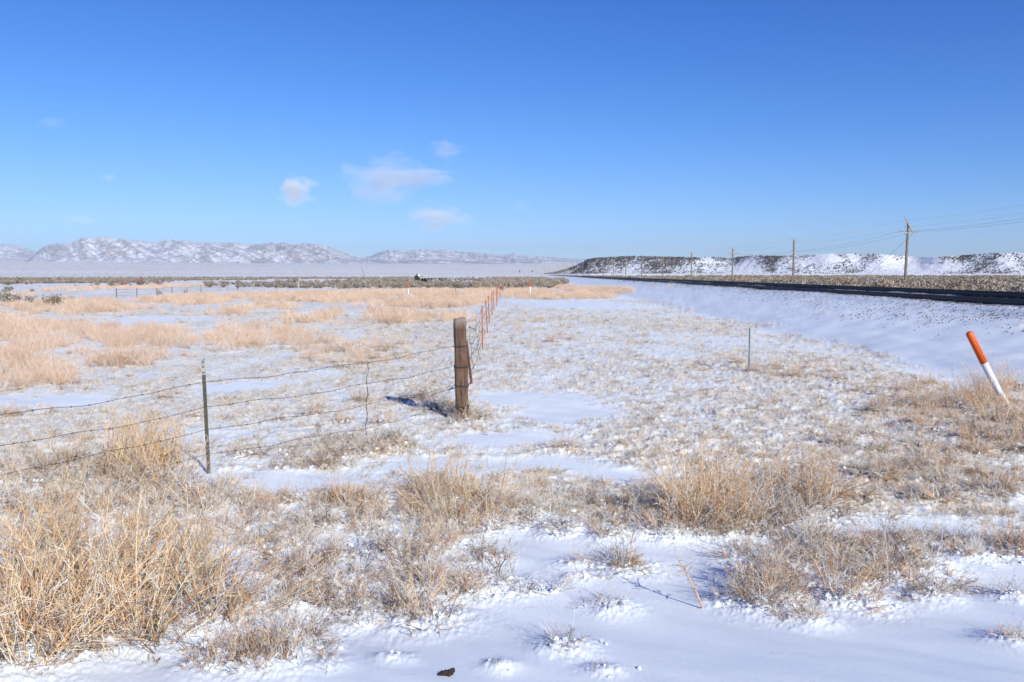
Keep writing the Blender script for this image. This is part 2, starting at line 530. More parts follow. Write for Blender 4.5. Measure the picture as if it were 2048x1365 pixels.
# scatter of a mass nobody could count: points carrying instances
def scatter(name, pts, scl, templates, label=None, cat=None, tilt=0.12, kind='stuff', group=None):
    n = len(pts)
    me = bpy.data.meshes.new(name)
    me.vertices.add(n); me.vertices.foreach_set("co", np.asarray(pts, np.float32).ravel())
    rot = np.stack([rng.normal(size=n) * tilt, rng.normal(size=n) * tilt, rng.uniform(0, 2 * PI, n)], 1)
    me.attributes.new("rot", 'FLOAT_VECTOR', 'POINT').data.foreach_set("vector", rot.astype(np.float32).ravel())
    me.attributes.new("scl", 'FLOAT', 'POINT').data.foreach_set("value", np.asarray(scl, np.float32))
    me.attributes.new("pick", 'INT', 'POINT').data.foreach_set("value", rng.integers(0, len(templates), n).astype(np.int32))
    o = obj(name, me)
    ng = bpy.data.node_groups.new(name, 'GeometryNodeTree')
    ng.interface.new_socket("Geometry", in_out='INPUT', socket_type='NodeSocketGeometry')
    ng.interface.new_socket("Geometry", in_out='OUTPUT', socket_type='NodeSocketGeometry')
    gi = ng.nodes.new("NodeGroupInput"); go = ng.nodes.new("NodeGroupOutput")
    iop = ng.nodes.new("GeometryNodeInstanceOnPoints")
    jn = ng.nodes.new("GeometryNodeJoinGeometry")
    for k, tm in enumerate(templates):
        to = bpy.data.objects.new(tm.name, tm)      # a carrier of the shape only, never linked to the scene
        oi = ng.nodes.new("GeometryNodeObjectInfo")
        oi.inputs["Object"].default_value = to
        oi.inputs["As Instance"].default_value = True
        ng.links.new(oi.outputs["Geometry"], jn.inputs[0])
    def na(nm, dt):
        a = ng.nodes.new("GeometryNodeInputNamedAttribute"); a.data_type = dt
        a.inputs["Name"].default_value = nm
        return a.outputs[0]
    ng.links.new(gi.outputs[0], iop.inputs["Points"])
    ng.links.new(jn.outputs[0], iop.inputs["Instance"])
    iop.inputs["Pick Instance"].default_value = True
    ng.links.new(na("pick", 'INT'), iop.inputs["Instance Index"])
    e2r = ng.nodes.new("FunctionNodeEulerToRotation")
    ng.links.new(na("rot", 'FLOAT_VECTOR'), e2r.inputs[0])
    ng.links.new(e2r.outputs[0], iop.inputs["Rotation"])
    ng.links.new(na("scl", 'FLOAT'), iop.inputs["Scale"])
    ng.links.new(iop.outputs[0], go.inputs[0])
    md = o.modifiers.new("scatter", 'NODES'); md.node_group = ng
    tag(o, label, cat, group, kind)
    return o

# ------------------------------------------------------------------ where the foreground weeds stand (world points)
WEEDS = []      # dicts: loc, scale, set, label, group, name, cat
def zone(poly, n, sets, smin, smax, label, group, name='weed_clump', cat='dry weed', mind=0.16, caps=0.0, lean=None):
    xs = [p[0] for p in poly]; ys = [p[1] for p in poly]
    got = 0; tries = 0; mine = []
    while got < n and tries < 4000:
        tries += 1
        px = random.uniform(min(xs), max(xs)); py = random.uniform(min(ys), max(ys))
        if not inpoly(np.array([px]), np.array([py]), poly)[0]: continue
        w = gp(px, py)
        md = mind if tries < 2000 else mind * 0.5
        if any((w - q).length < md for q in mine): continue
        mine.append(w)
        WEEDS.append(dict(loc=w, s=random.uniform(smin, smax), set=random.choice(sets), label=label, group=group, name=name, cat=cat,
                          caps=random.random() < caps, lean=lean))
        got += 1
def weed(px, py, st, s, label, name='weed_clump', cat='dry weed', caps=False, group=None, rz=None, lean=None):
    WEEDS.append(dict(loc=gp(px, py), s=s, set=st, label=label, group=group, name=name, cat=cat, caps=caps, rz=rz, lean=lean))

zone([(-30,1180),(120,1150),(300,1150),(440,1190),(470,1240),(340,1300),(160,1335),(-30,1330)], 17, ['gold'], 0.85, 1.15,
     'tall golden weed in the dense thicket filling the lower left corner', 'golden weeds of the lower left thicket', mind=0.2, caps=0.3)
zone([(0,1040),(300,1020),(480,1060),(570,1120),(480,1150),(300,1110),(0,1120)], 13, ['straw','gold','straw','frost'], 0.65, 1.0,
     'straw weed rising behind the golden thicket of the lower left', 'straw weeds behind the lower left thicket', mind=0.2, caps=0.3)
zone([(0,930),(250,950),(430,985),(480,1030),(300,1020),(0,1030)], 18, ['straw','grey','gold','frost'], 0.7, 1.1,
     'straw and grey weed under the barbed wire left of the green steel post', 'weeds under the barbed wire', mind=0.22, caps=0.35)
zone([(230,930),(340,925),(360,965),(240,970)], 6, ['upright'], 0.95, 1.15,
     'tall upright straw stems crossing the barbed wire left of the green steel post', 'upright stems by the green steel post', mind=0.1)
zone([(470,1300),(600,1270),(640,1320),(520,1345),(440,1340)], 5, ['rust','straw','frost'], 0.5, 0.75,
     'low brown weed at the right foot of the golden thicket', 'low brown weeds at the foot of the thicket', mind=0.15, caps=0.6)
zone([(570,1060),(720,1040),(1000,1060),(1060,1095),(1010,1200),(860,1250),(700,1255),(590,1220)], 23, ['frost','straw','frost','gold','frost'], 0.5, 0.95,
     'frosted straw weed in the snowy thicket at the lower centre', 'frosted weeds of the lower centre thicket', mind=0.22, caps=0.75)
zone([(480,1000),(700,1000),(760,1025),(540,1055)], 8, ['straw','rust'], 0.5, 0.75,
     'straw weed on the near edge of the smooth snow strip', 'weeds on the edge of the snow strip', mind=0.3, caps=0.3)
zone([(830,1000),(960,990),(1090,1010),(1080,1060),(880,1060)], 9, ['straw','gold','frost'], 0.65, 0.95,
     'straw weed in the row in line below the wooden fence post', 'weeds in the row below the wooden post', mind=0.25, caps=0.4)
zone([(1090,1010),(1340,1005),(1340,1075),(1200,1080),(1100,1060)], 8, ['frost','straw','grey','frost'], 0.55, 0.85,
     'thin frosted weed between the centre row and the big orange clump', 'thin frosted weeds in the centre', mind=0.3, caps=0.4)
zone([(1350,1020),(1430,1015),(1440,1065),(1360,1070)], 5, ['gold'], 0.95, 1.15,
     'bright orange upright weed on the left side of the big clump', 'orange weeds of the big clump', mind=0.12)
zone([(1440,1000),(1640,985),(1640,1040),(1500,1070),(1430,1065)], 11, ['rust','grey','rust'], 0.95, 1.45,
     'brown and grey weed on the right side of the big clump', 'brown weeds of the big clump', mind=0.25, caps=0.3)
zone([(1640,880),(1760,850),(2048,880),(2048,990),(1860,1000),(1660,980)], 19, ['rust','rust','straw','frost'], 0.55, 0.95,
     'rust brown weed in the thicket below the leaning marker post', 'rust weeds below the leaning marker', mind=0.3, caps=0.4)
zone([(1740,770),(1860,770),(1900,800),(1980,780),(2048,790),(2048,880),(1900,880),(1760,840)], 22, ['rust','straw','rust'], 0.6, 0.9,
     'rust brown weed standing around the foot of the leaning marker post', 'rust weeds around the leaning marker', mind=0.3)
zone([(1500,1120),(1620,1105),(1850,1085),(2048,1085),(2048,1130),(1840,1150),(1680,1215),(1520,1215)], 20, ['frost','grey','frost','rust'], 0.55, 0.95,
     'low frosted grey weed in the snowy strip at the lower right', 'frosted weeds of the lower right strip', mind=0.25, caps=0.9)
zone([(440,920),(560,905),(700,880),(830,860),(830,885),(690,925),(520,955),(440,950)], 15, ['grey','grey','frost'], 0.5, 0.8,
     'pale grey weed along the barbed wire between steel and wooden posts', 'grey weeds along the barbed wire', mind=0.25, caps=0.5)
zone([(840,815),(905,810),(985,815),(985,850),(880,850)], 7, ['grey','frost'], 0.55, 0.85,
     'pale grey grass around the foot of the wooden fence post', 'grey grass at the wooden post', mind=0.12)
zone([(1455,715),(1560,735),(1660,740),(1700,765),(1560,765),(1460,740)], 12, ['rust'], 0.5, 0.7,
     'short orange weed in the row beside the grey channel post', 'orange weeds by the grey channel post', mind=0.3)
zone([(1010,640),(1110,630),(1160,660),(1150,690),(1050,690)], 12, ['rust','straw'], 0.5, 0.85,
     'orange brown weed right of the orange fence posts', 'orange brown weeds right of the orange fence posts', mind=0.4)
zone([(640,680),(800,675),(830,720),(700,745),(640,720)], 12, ['straw'], 0.5, 0.95,
     'round straw weed on patchy snow left of the wooden fence post', 'straw weeds left of the wooden post', mind=0.4)
zone([(600,815),(760,800),(800,850),(640,870)], 5, ['straw','rust'], 0.5, 0.7,
     'small straw weed behind the barbed wire left of the wooden fence post', 'small weeds behind the barbed wire', mind=0.4)
zone([(1890,800),(1960,775),(2060,765),(2060,835),(1930,835)], 9, ['rust','straw'], 1.0, 1.35,
     'tall rust and straw weed right beside the leaning marker post at the right edge', 'tall weeds beside the leaning marker', mind=0.2)
# single ones on open snow
for a in [
 (1250,1140,'twig',0.62,'dark twiggy weed with snow on its branches alone on the smooth snow', True),
 (1152,1135,'frost',0.34,'snow laden low weed just left of the dark twiggy weed', True),
 (1157,1165,'twig',0.26,'tiny brown weed below the snow laden low weed', False),
 (1228,1218,'frost',0.36,'pale frosted sprig below the dark twiggy weed', False),
 (1130,1298,'frost',0.36,'pale frosted weed alone near the bottom edge, centre', True),
 (650,1335,'twig',0.26,'small dry sprig on smooth snow, lowest one left of the dark clod', False),
 (790,1322,'frost',0.20,'tiny frosted sprig between the thicket and the dark clod', False),
 (1860,1195,'twig',0.40,'brown tufted weed on smooth snow below the lower right strip', True),
 (2018,1195,'frost',0.36,'frosted tuft at the right edge, higher of two', True),
 (2030,1285,'twig',0.30,'thin weed at the right edge, lower of two', False),
 (1610,1240,'rust',0.36,'curled brown weed at the foot of the lower right strip', True),
 (1455,1205,'frost',0.36,'frosted weed lying beside the thick bent stalk', True),
 (1000,1340,'frost',0.15,'tiny frosted sprig at the bottom edge right of the dark clod', False),
 (1205,1345,'twig',0.20,'tiny dry sprig at the bottom edge under the pale frosted weed', False),
 (1480,1105,'frost',0.34,'frosted tuft between the big clump and the lower right strip', True),
 (335,800,'rust',0.50,'reddish weed behind the wire left of the green steel post', False),
 (15,835,'rust',0.55,'reddish weed at the left edge behind the wire', False),
 (395,838,'rust',0.45,'brown weed touching the far side of the green steel post', False),
 (570,780,'straw',0.42,'lone straw weed midway between the posts, behind the wire', False),
 (1290,745,'rust',0.30,'small brown weed alone in the snowy field left of the grey channel post', False),
 (1095,755,'straw',0.34,'small straw weed in the snowy field right of the wooden post', False),
 (1130,900,'straw',0.62,'lone straw weed standing on the snow right of the wooden post', True),
 (862,800,'rust',0.95,'dark brown weed leaning beside the wooden post, behind the wire', False),
 (895,822,'grey',0.85,'pale grey upright grass tuft touching the left side of the wooden post', True),
 (835,805,'twig',0.8,'dark twiggy weed a step left of the wooden post, behind the wire', False),
 (455,627,'straw',0.95,'wide straw shrub alone on the white strip at left', False),
 (325,630,'straw',0.6,'small round straw shrub left of the wide one on the white strip', False),
 (375,628,'straw',0.55,'pale small shrub between the round one and the wide one', False),
 (1650,628,'straw',0.5,'single weed on the smooth snow below the rails', False),
 (1343,578,'straw',0.95,'pinkish weed near the rails, right one of a spaced pair', False),
 (1306,575,'straw',0.9,'pinkish weed near the rails, left one of a spaced pair', False),
 (2040,632,'straw',0.32,'tiny weed on the snow bank at the right edge below the rails', False),
 (760,697,'gold',0.85,'round golden weed standing out left of the wooden post', False),
]:
    weed(a[0], a[1], a[2], a[3] * (1.2 if a[1] > 1050 else 1.0), a[4], caps=a[5])

WP = np.array([(w['loc'].x, w['loc'].y, w['s']) for w in WEEDS if w['loc'].y < 30])

# smooth snow patches (pixel ellipses turned into ground ellipses)
SMOOTH = []
for px, py, rx, ry in [(640,965,200,22),(850,935,150,18),(1180,612,90,8),(1120,600,70,8),(80,805,140,14),(490,772,70,10),
                       (1140,826,110,16),(1010,795,60,10),(150,665,130,12),(290,640,90,8),(1560,600,120,10),(1300,590,120,8),(1000,880,130,14),
                       (1080,925,90,14),(1420,1095,70,16),(1250,950,80,12)]:
    c = gp(px, py); b = gp(px, py - ry); a = gp(px, py + ry)
    SMOOTH.append((c.x, c.y, rx / F * c.y, max(0.15, (b.y - a.y) / 2)))

def crust_map(x, y):
    """1 = snow crusted over dead tufts, 0 = smooth drifted snow"""
    n = fbm(x * 0.9, y * 0.55, 4, 21) * 1.2 + fbm(x * 0.16, y * 0.1, 3, 25) * 0.9
    d = x - track_x(y)
    c = 0.88 + n * 0.85
    c = c - 2.2 * sstep(-6.0, -4.5, d + 2.4 * fbm(x * 0.35, y * 0.10, 4, 28)) * (1 - sstep(-0.8, -0.7, d))
    c = c - 1.6 * (1 - sstep(6.2, 7.6, y + 0.6 * fbm(x * 0.8, y * 0.8, 3, 31)))
    for cx, cy, rx, ry in SMOOTH:
        q = ((x - cx) / rx) ** 2 + ((y - cy) / ry) ** 2
        c = c - 1.5 * np.exp(-q * 1.2)
    return np.clip(c, 0, 1)

def litter_map(x, y):
    """dead litter and lumpy snow gathered under the weeds"""
    out = np.zeros_like(x)
    sel = (y > 1.5) & (y < 30) & (np.abs(x) < 20)
    xs = x[sel]; ys = y[sel]; o = np.zeros_like(xs)
    for wx, wy, s in WP:
        rr = 0.20 * s + 0.02
        m = (np.abs(xs - wx) < 3 * rr) & (np.abs(ys - wy) < 3 * rr)
        if not m.any(): continue
        g = np.exp(-((xs[m] - wx) ** 2 + (ys[m] - wy) ** 2) / (2 * rr * rr))
        o[m] = np.maximum(o[m], g * min(1, 0.35 + s))
    out[sel] = o
    return out

def micro(x, y, c, lit):
    r = np.sqrt(x * x + y * y)
    t1 = fbm(x * 4.6, y * 4.6, 3, 41)
    t2 = fbm(x * 13.0, y * 13.0, 3, 47)
    tuft = np.clip(t1 * 1.5 + 0.15, 0, 1) * 0.046 + np.abs(t2) * 0.046
    a = 0.6 * x + 0.8 * y; b = 0.8 * x - 0.6 * y
    rip = 0.022 * fbm(a * 2.0, b * 0.7, 3, 53) + 0.05 * fbm(a * 0.9, b * 0.5, 2, 57)
    lt = lit * (0.03 + 0.035 * np.clip(fbm(x * 7, y * 7, 3, 61) + 0.25, 0, 1) + 0.05 * np.abs(fbm(x * 20, y * 20, 3, 67)))
    far = 1 - sstep(60, 160, r)
    return (tuft * c + rip * (1 - 0.6 * c)) * far * (0.75 + 0.25 * sstep(5, 9, y)) + lt

# ------------------------------------------------------------------ ground: one sheet to the horizon
def build_ground():
    half = math.radians(41)
    a1 = np.linspace(-half, half, 1150)
    step = 2 * half / 1149
    a2 = np.linspace(half, 2 * PI - half, 120)[1:-1]
    ang = np.concatenate([a1, a2])
    rs = [0.0, 0.7, 1.3, 1.9]; r = 2.3
    while r < 13500:
        rs.append(r)
        if r < 700: r += max(0.017, r * r / 2100.0) if r < 200 else max(r * r / 2100.0 * 0.4, 6) * 0 + r * 0.05
        else: r *= 1.06
    rs = np.array(rs[1:])
    A, R = np.meshgrid(ang, rs)
    X = np.sin(A) * R; Y = np.cos(A) * R
    Z = H(X, Y)
    c = crust_map(X, Y); lit = litter_map(X, Y)
    d = X - track_x(Y)
    ball = sstep(-0.9, -0.6, d) * (1 - sstep(2.3, 3.2, d)) * (1 - sstep(900, 1500, Y))
    shoulder = (sstep(-2.6, -0.9, d) * 0.42 + 0.30 * sstep(0.12, 0.4, fbm(X * 0.5 + 7, Y * 0.22, 4, 77)) * sstep(-5.4, -4.4, d)) * (1 - ball) * (d < 0)
    Z = Z + micro(X, Y, c * (1 - ball), lit)
    Z = Z + ball * 0.02 * fbm(X * 6, Y * 6, 2, 71)
    bank = sstep(-6.5, -5.0, d) * (1 - sstep(-1.0, -0.7, d)) * (1 - sstep(80, 160, Y))
    Z = Z + bank * (0.035 * fbm(X * 0.9, Y * 0.16, 3, 73) + 0.012 * fbm(X * 3.2, Y * 0.5, 2, 75))
    V = np.stack([X, Y, Z], -1).reshape(-1, 3)
    nr, na = X.shape
    idx = np.arange(nr * na).reshape(nr, na)
    nx = np.roll(idx, -1, 1)
    Q = np.stack([idx[:-1], idx[1:], nx[1:], nx[:-1]], -1).reshape(-1, 4)
    V = np.concatenate([V, [[0, 0, float(H(np.array([0.0]), np.array([0.0]))[0])]]])
    cols = np.stack([c, lit, np.clip(ball + shoulder, 0, 1)], -1).reshape(-1, 3)
    cols = np.concatenate([cols, [[0, 0, 0]]])
    tri = np.stack([np.full(na, nr * na), idx[0], nx[0]], -1)

    me = bpy.data.meshes.new("ground")
    me.vertices.add(len(V)); me.vertices.foreach_set("co", V.astype(np.float32).ravel())
    nl = Q.size + tri.size
    me.loops.add(nl); me.loops.foreach_set("vertex_index", np.concatenate([Q.ravel(), tri.ravel()]).astype(np.int32))
    me.polygons.add(len(Q) + len(tri))
    me.polygons.foreach_set("loop_start", np.concatenate([np.arange(len(Q)) * 4, len(Q) * 4 + np.arange(len(tri)) * 3]).astype(np.int32))
    me.update(calc_edges=True)
    me.polygons.foreach_set("use_smooth", np.ones(len(me.polygons), bool))
    at = me.attributes.new("tint", 'FLOAT_COLOR', 'POINT')
    cc = np.ones((len(V), 4), np.float32); cc[:, :3] = cols
    at.data.foreach_set("color", cc.ravel())

    m, nt, b = new_mat("snowy ground")
    v = opos(nt)
    sep = nd(nt, "ShaderNodeSeparateColor"); nt.links.new(attr(nt, "tint").outputs["Color"], sep.inputs[0])
    crust, litter, ballast = sep.outputs
    snow = ramp(nt, noise(nt, 1.3, 4, 0.6, v), [(0.3, (0.79, 0.82, 0.85)), (0.7, (0.86, 0.885, 0.895))])
    # frosted straw showing through the crust
    n1 = noise(nt, 9.0, 6, 0.72, v, 0.6); n2 = noise(nt, 21.0, 5, 0.7, v, 0.4); n3 = noise(nt, 2.1, 3, 0.6, v)
    k1 = mth(nt, 'MULTIPLY_ADD', crust, 0.235); nt.nodes[-1].inputs[2].default_value = -0.185
    k1 = mth(nt, 'ADD', k1, mth(nt, 'MULTIPLY', litter, 0.16))
    tan_f = mth(nt, 'MULTIPLY', mth(nt, 'ADD', mth(nt, 'ADD', n1, k1), -0.50), 9.0, True)
    tan_f = mth(nt, 'MULTIPLY', tan_f, 0.72)
    k2 = mth(nt, 'MULTIPLY_ADD', crust, 0.16); nt.nodes[-1].inputs[2].default_value = -0.212
    k2 = mth(nt, 'ADD', k2, mth(nt, 'MULTIPLY', litter, 0.22))
    brn_f = mth(nt, 'MULTIPLY', mth(nt, 'ADD', mth(nt, 'ADD', n2, k2), -0.51), 12.0, True)
    brn_f = mth(nt, 'MULTIPLY', brn_f, 0.85)
    straw = ramp(nt, n3, [(0.3, (0.70, 0.62, 0.52)), (0.5, (0.66, 0.51, 0.34)), (0.7, (0.74, 0.69, 0.62))])
    brown = ramp(nt, noise(nt, 5, 3, 0.6, v), [(0.35, (0.30, 0.19, 0.10)), (0.6, (0.20, 0.15, 0.11)), (0.7, (0.42, 0.30, 0.18))])
    n0 = noise(nt, 0.9, 5, 0.65, v, 0.3)
    st_f = mth(nt, 'MULTIPLY', crust, ramp(nt, n0, [(0.34, 0.45), (0.60, 1.0)]))
    snow = mix(nt, mth(nt, 'MULTIPLY', st_f, 0.95), snow, (0.85, 0.82, 0.755))
    col = mix(nt, tan_f, snow, straw)
    col = mix(nt, brn_f, col, brown)
    # gravel of the railway bed breaking the snow
    n4 = noise(nt, 7.5, 5, 0.75, v, 0.5)
    bf = mth(nt, 'MULTIPLY', mth(nt, 'ADD', mth(nt, 'ADD', n4, mth(nt, 'MULTIPLY', ballast, 0.26)), -0.665), 14.0, True)
    col = mix(nt, bf, col, ramp(nt, noise(nt, 18, 3, 0.6, v), [(0.35, (0.10, 0.085, 0.075)), (0.7, (0.30, 0.25, 0.22))]))
    ln0 = nd(nt, "ShaderNodeVectorMath", operation='LENGTH'); nt.links.new(v, ln0.inputs[0])
    nw = nd(nt, "ShaderNodeMapRange"); nw.inputs["From Min"].default_value = 25; nw.inputs["From Max"].default_value = 160; nw.inputs["To Min"].default_value = 1.0; nw.inputs["To Max"].default_value = 0.0
    nt.links.new(ln0.outputs["Value"], nw.inputs["Value"]); nearw = nw.outputs[0]
    # sparse grass streaks on the distant plain
    mp = nd(nt, "ShaderNodeMapping"); mp.inputs["Scale"].default_value = (0.0011, 0.0042, 0)
    nt.links.new(v, mp.inputs["Vector"])
    nf = noise(nt, 1.0, 7, 0.66, mp.outputs["Vector"], 0.5)
    ln = nd(nt, "ShaderNodeVectorMath", operation='LENGTH'); nt.links.new(v, ln.inputs[0])
    farw = nd(nt, "ShaderNodeMapRange"); farw.inputs["From Min"].default_value = 500; farw.inputs["From Max"].default_value = 1100
    nt.links.new(ln.outputs["Value"], farw.inputs["Value"])
    ff = mth(nt, 'MULTIPLY', mth(nt, 'MULTIPLY', mth(nt, 'ADD', nf, -0.44), 4.0, True), farw.outputs[0])
    col = mix(nt, mth(nt, 'MULTIPLY', ff, 0.50), col, (0.52, 0.45, 0.39))
    nt.links.new(col, b.inputs["Base Color"])
    b.inputs["Roughness"].default_value = 0.62
    b.inputs["Specular IOR Level"].default_value = 0.3
    hh = mth(nt, 'ADD', noise(nt, 26, 4, 0.7, v), mth(nt, 'MULTIPLY', noise(nt, 140, 2, 0.7, v), 0.30))
    hh = mth(nt, 'MULTIPLY', mth(nt, 'MULTIPLY', hh, mth(nt, 'ADD', mth(nt, 'MULTIPLY', crust, 0.85), 0.15)), nearw)
    bump(nt, b, hh, 0.5, 0.02)
    me.materials.append(m)
    g = obj("ground", me)
    tag(g, 'snow covered flat desert ground running to the mountains', 'ground', kind='structure')
build_ground()

# ------------------------------------------------------------------ mountains
def profile(pts, px):
    return np.interp(px, [p[0] for p in pts], [p[1] for p in pts])

def mountain(name, pts, r_foot, r_crest, r_back, label, seed, dip=0.5, rough=1.0, na=700, nr=150, rockiness=0.5, base_py=532):
    px = np.linspace(pts[0][0], pts[-1][0], na)
    py = profile(pts, px) + 1.6 * fbm(px / 9.0, px * 0, 4, seed + 51) * np.interp(px, [pts[0][0], pts[0][0] + 60, pts[-1][0] - 60, pts[-1][0]], [0, 1, 1, 0])
    tx = (px - 1024) / F
    s = np.linspace(0, 1, nr)
    rr = np.where(s < 0.72, r_foot + (r_crest - r_foot) * (s / 0.72), r_crest + (r_back - r_crest) * ((s - 0.72) / 0.28))
    PX, S = np.meshgrid(px, s); TX, RR = np.meshgrid(tx, rr)
    Y = RR; X = TX * RR
    zc = CAM_Z + (549 - np.tile(py, (nr, 1))) / F * r_crest
    base = H(X, Y) - 3
    q = np.clip(S / 0.72, 0, 1)
    rise = np.where(S < 0.72, 0.10 * q + 0.90 * sstep(0.10, 1.0, q) ** 0.9, 1 - 0.6 * ((S - 0.72) / 0.28) ** 1.5)
    # ribs and gullies running down the face, tilted beds across it
    L = 900.0
    xr = X / L; yr = Y / L
    rib = 1 - np.abs(fbm(xr * 2.2 + 0.5 * yr, yr * 0.7, 5, seed)) * 2.2
    ac = (X * dip + (zc * rise) * 2.3) / 90.0
    beds = perlin(ac, X / 420.0, seed + 5) * 1.1 + 0.6 * perlin(ac * 2.7, X / 260.0, seed + 6)
    crag = np.abs(fbm(xr * 5.0 - 0.6 * ac * 0.3, yr * 2.5 + ac * 0.35, 4, seed + 7))
    fine = fbm(xr * 9, yr * 9, 4, seed + 9)
    dr = 1 - np.abs(fbm(X / 210.0 + 0.8 * fbm(xr * 2, yr * 2, 2, seed + 41), q * 1.6 + X / 900.0, 4, seed + 43)) * 2.0
    amp = np.sin(PI * np.clip(q, 0, 1) ** 0.8) * rough
    edge = np.minimum(1, np.minimum((PX - px[0]) / 40.0, (px[-1] - PX) / 40.0 + 1e-6).clip(0, 1))
    hz = np.maximum(zc - base, 0) * edge
    Z = base + hz * np.clip(rise + amp * (0.12 * (rib - 0.55) + 0.11 * (dr - 0.6) + 0.035 * beds + 0.035 * fine + 0.10 * (crag - 0.2)), 0, 1.03)
    Z = Z + hz * 0.05 * np.abs(fbm(xr * 14, yr * 5, 3, seed + 13)) * np.clip(q * 2 - 1, 0, 1)
    V = np.stack([X, Y, Z], -1).reshape(-1, 3)
    idx = np.arange(nr * na).reshape(nr, na)
    Q = np.stack([idx[:-1, :-1], idx[:-1, 1:], idx[1:, 1:], idx[1:, :-1]], -1).reshape(-1, 4)
    rock = np.clip((0.55 + 0.8 * beds + 1.0 * fine + 0.9 * fbm(xr * 1.1, yr * 1.1, 3, seed + 31)) * amp * rockiness + 0.2 * amp * rockiness, 0, 1)
    red = np.clip(fbm(xr * 1.3, yr * 1.3, 3, seed + 21) * 3 - 0.2, 0, 1) * np.exp(-((q - 0.45) / 0.22) ** 2)
    cols = np.stack([rock, red, np.zeros_like(rock)], -1).reshape(-1, 3)
    me = mesh_from(name, V, Q, M_MOUNT, True, cols)
    tag(obj(name, me), label, 'mountains', kind='structure')

def mount_mat():
    m, nt, b = new_mat("snowy rock slopes")
    v = opos(nt)
    sep = nd(nt, "ShaderNodeSeparateColor"); nt.links.new(attr(nt, "tint").outputs["Color"], sep.inputs[0])
    xyz = nd(nt, "ShaderNodeSeparateXYZ"); nt.links.new(v, xyz.inputs[0])
    across = mth(nt, 'ADD', mth(nt, 'MULTIPLY', xyz.outputs[0], 0.0095), mth(nt, 'MULTIPLY', xyz.outputs[2], 0.026))
    cv = nd(nt, "ShaderNodeCombineXYZ"); nt.links.new(across, cv.inputs[0]); nt.links.new(mth(nt, 'MULTIPLY', xyz.outputs[0], 0.003), cv.inputs[1]); nt.links.new(mth(nt, 'MULTIPLY', xyz.outputs[1], 0.002), cv.inputs[2])
    nb = noise(nt, 3.2, 6, 0.72, cv.outputs[0], 0.5)
    n = mth(nt, 'ADD', mth(nt, 'MULTIPLY', noise(nt, 0.055, 6, 0.75, v, 0.5), 0.45), mth(nt, 'MULTIPLY', nb, 0.55))
    f = mth(nt, 'MULTIPLY', mth(nt, 'ADD', mth(nt, 'ADD', n, mth(nt, 'MULTIPLY', sep.outputs[0], 0.22)), -0.47), 6.0, True)
    rockc = mix(nt, sep.outputs[1], ramp(nt, noise(nt, 0.004, 3, 0.6, v), [(0.3, (0.17, 0.165, 0.175)), (0.7, (0.27, 0.25, 0.245))]), (0.30, 0.21, 0.19))
    col = mix(nt, mth(nt, 'MULTIPLY', f, 0.66), (0.78, 0.81, 0.86), rockc)
    nt.links.new(col, b.inputs["Base Color"]); b.inputs["Roughness"].default_value = 0.85
    bump(nt, b, n, 0.8, 12.0)
    return m
M_MOUNT = mount_mat()

MAIN = [(20,530),(60,522),(75,508),(85,500),(100,491),(120,488),(140,488),(155,483),(168,477),(180,475),(195,478),(210,475),(225,477),(250,479),(290,483),(316,487.5),(338,481),(352,480),(380,484),(420,487),(470,487),(500,491),(522,489),(545,486),(555,489),(570,486),(590,490),(612,488),(640,491),(660,495),(685,504),(710,513),(740,518),(800,524),(900,532)]
FAR2 = [(600,530),(690,522),(740,514),(760,505),(780,500),(815,503),(842,499),(870,501),(895,500),(905,503),(950,506),(985,509),(1005,511),(1028,507),(1045,510),(1070,513),(1100,515),(1140,518),(1180,520),(1260,524),(1400,530)]
FAR1 = [(-420,520),(-300,500),(-200,490),(-100,494),(-40,488),(0,491),(20,490),(45,494),(70,502),(110,510),(200,522),(260,530)]
FOOT = [(480,538),(560,533),(640,528),(700,524),(760,525),(830,522),(880,519),(930,523),(985,521),(1040,518),(1090,521),(1140,524),(1200,528),(1320,536)]
mountain("main_mountains", MAIN, 6600, 8200, 9600, 'long snow dusted ridge with tilted dark rock beds on the left', 100, 0.95, 1.0, 1100, 200, 0.62)
mountain("far_mountains", FAR2, 10500, 12400, 14000, 'paler snowy range behind the plain in the centre', 140, 0.3, 1.1, 800, 120, 0.42)
mountain("left_mountains", FAR1, 9800, 11500, 13000, 'small white mountain at the left edge', 160, 0.4, 1.0, 500, 100, 0.35)
mountain("foothills", FOOT, 6800, 8600, 10000, 'low rolling snowy foothills in front of the far range', 180, 0.2, 1.3, 700, 110, 0.5)

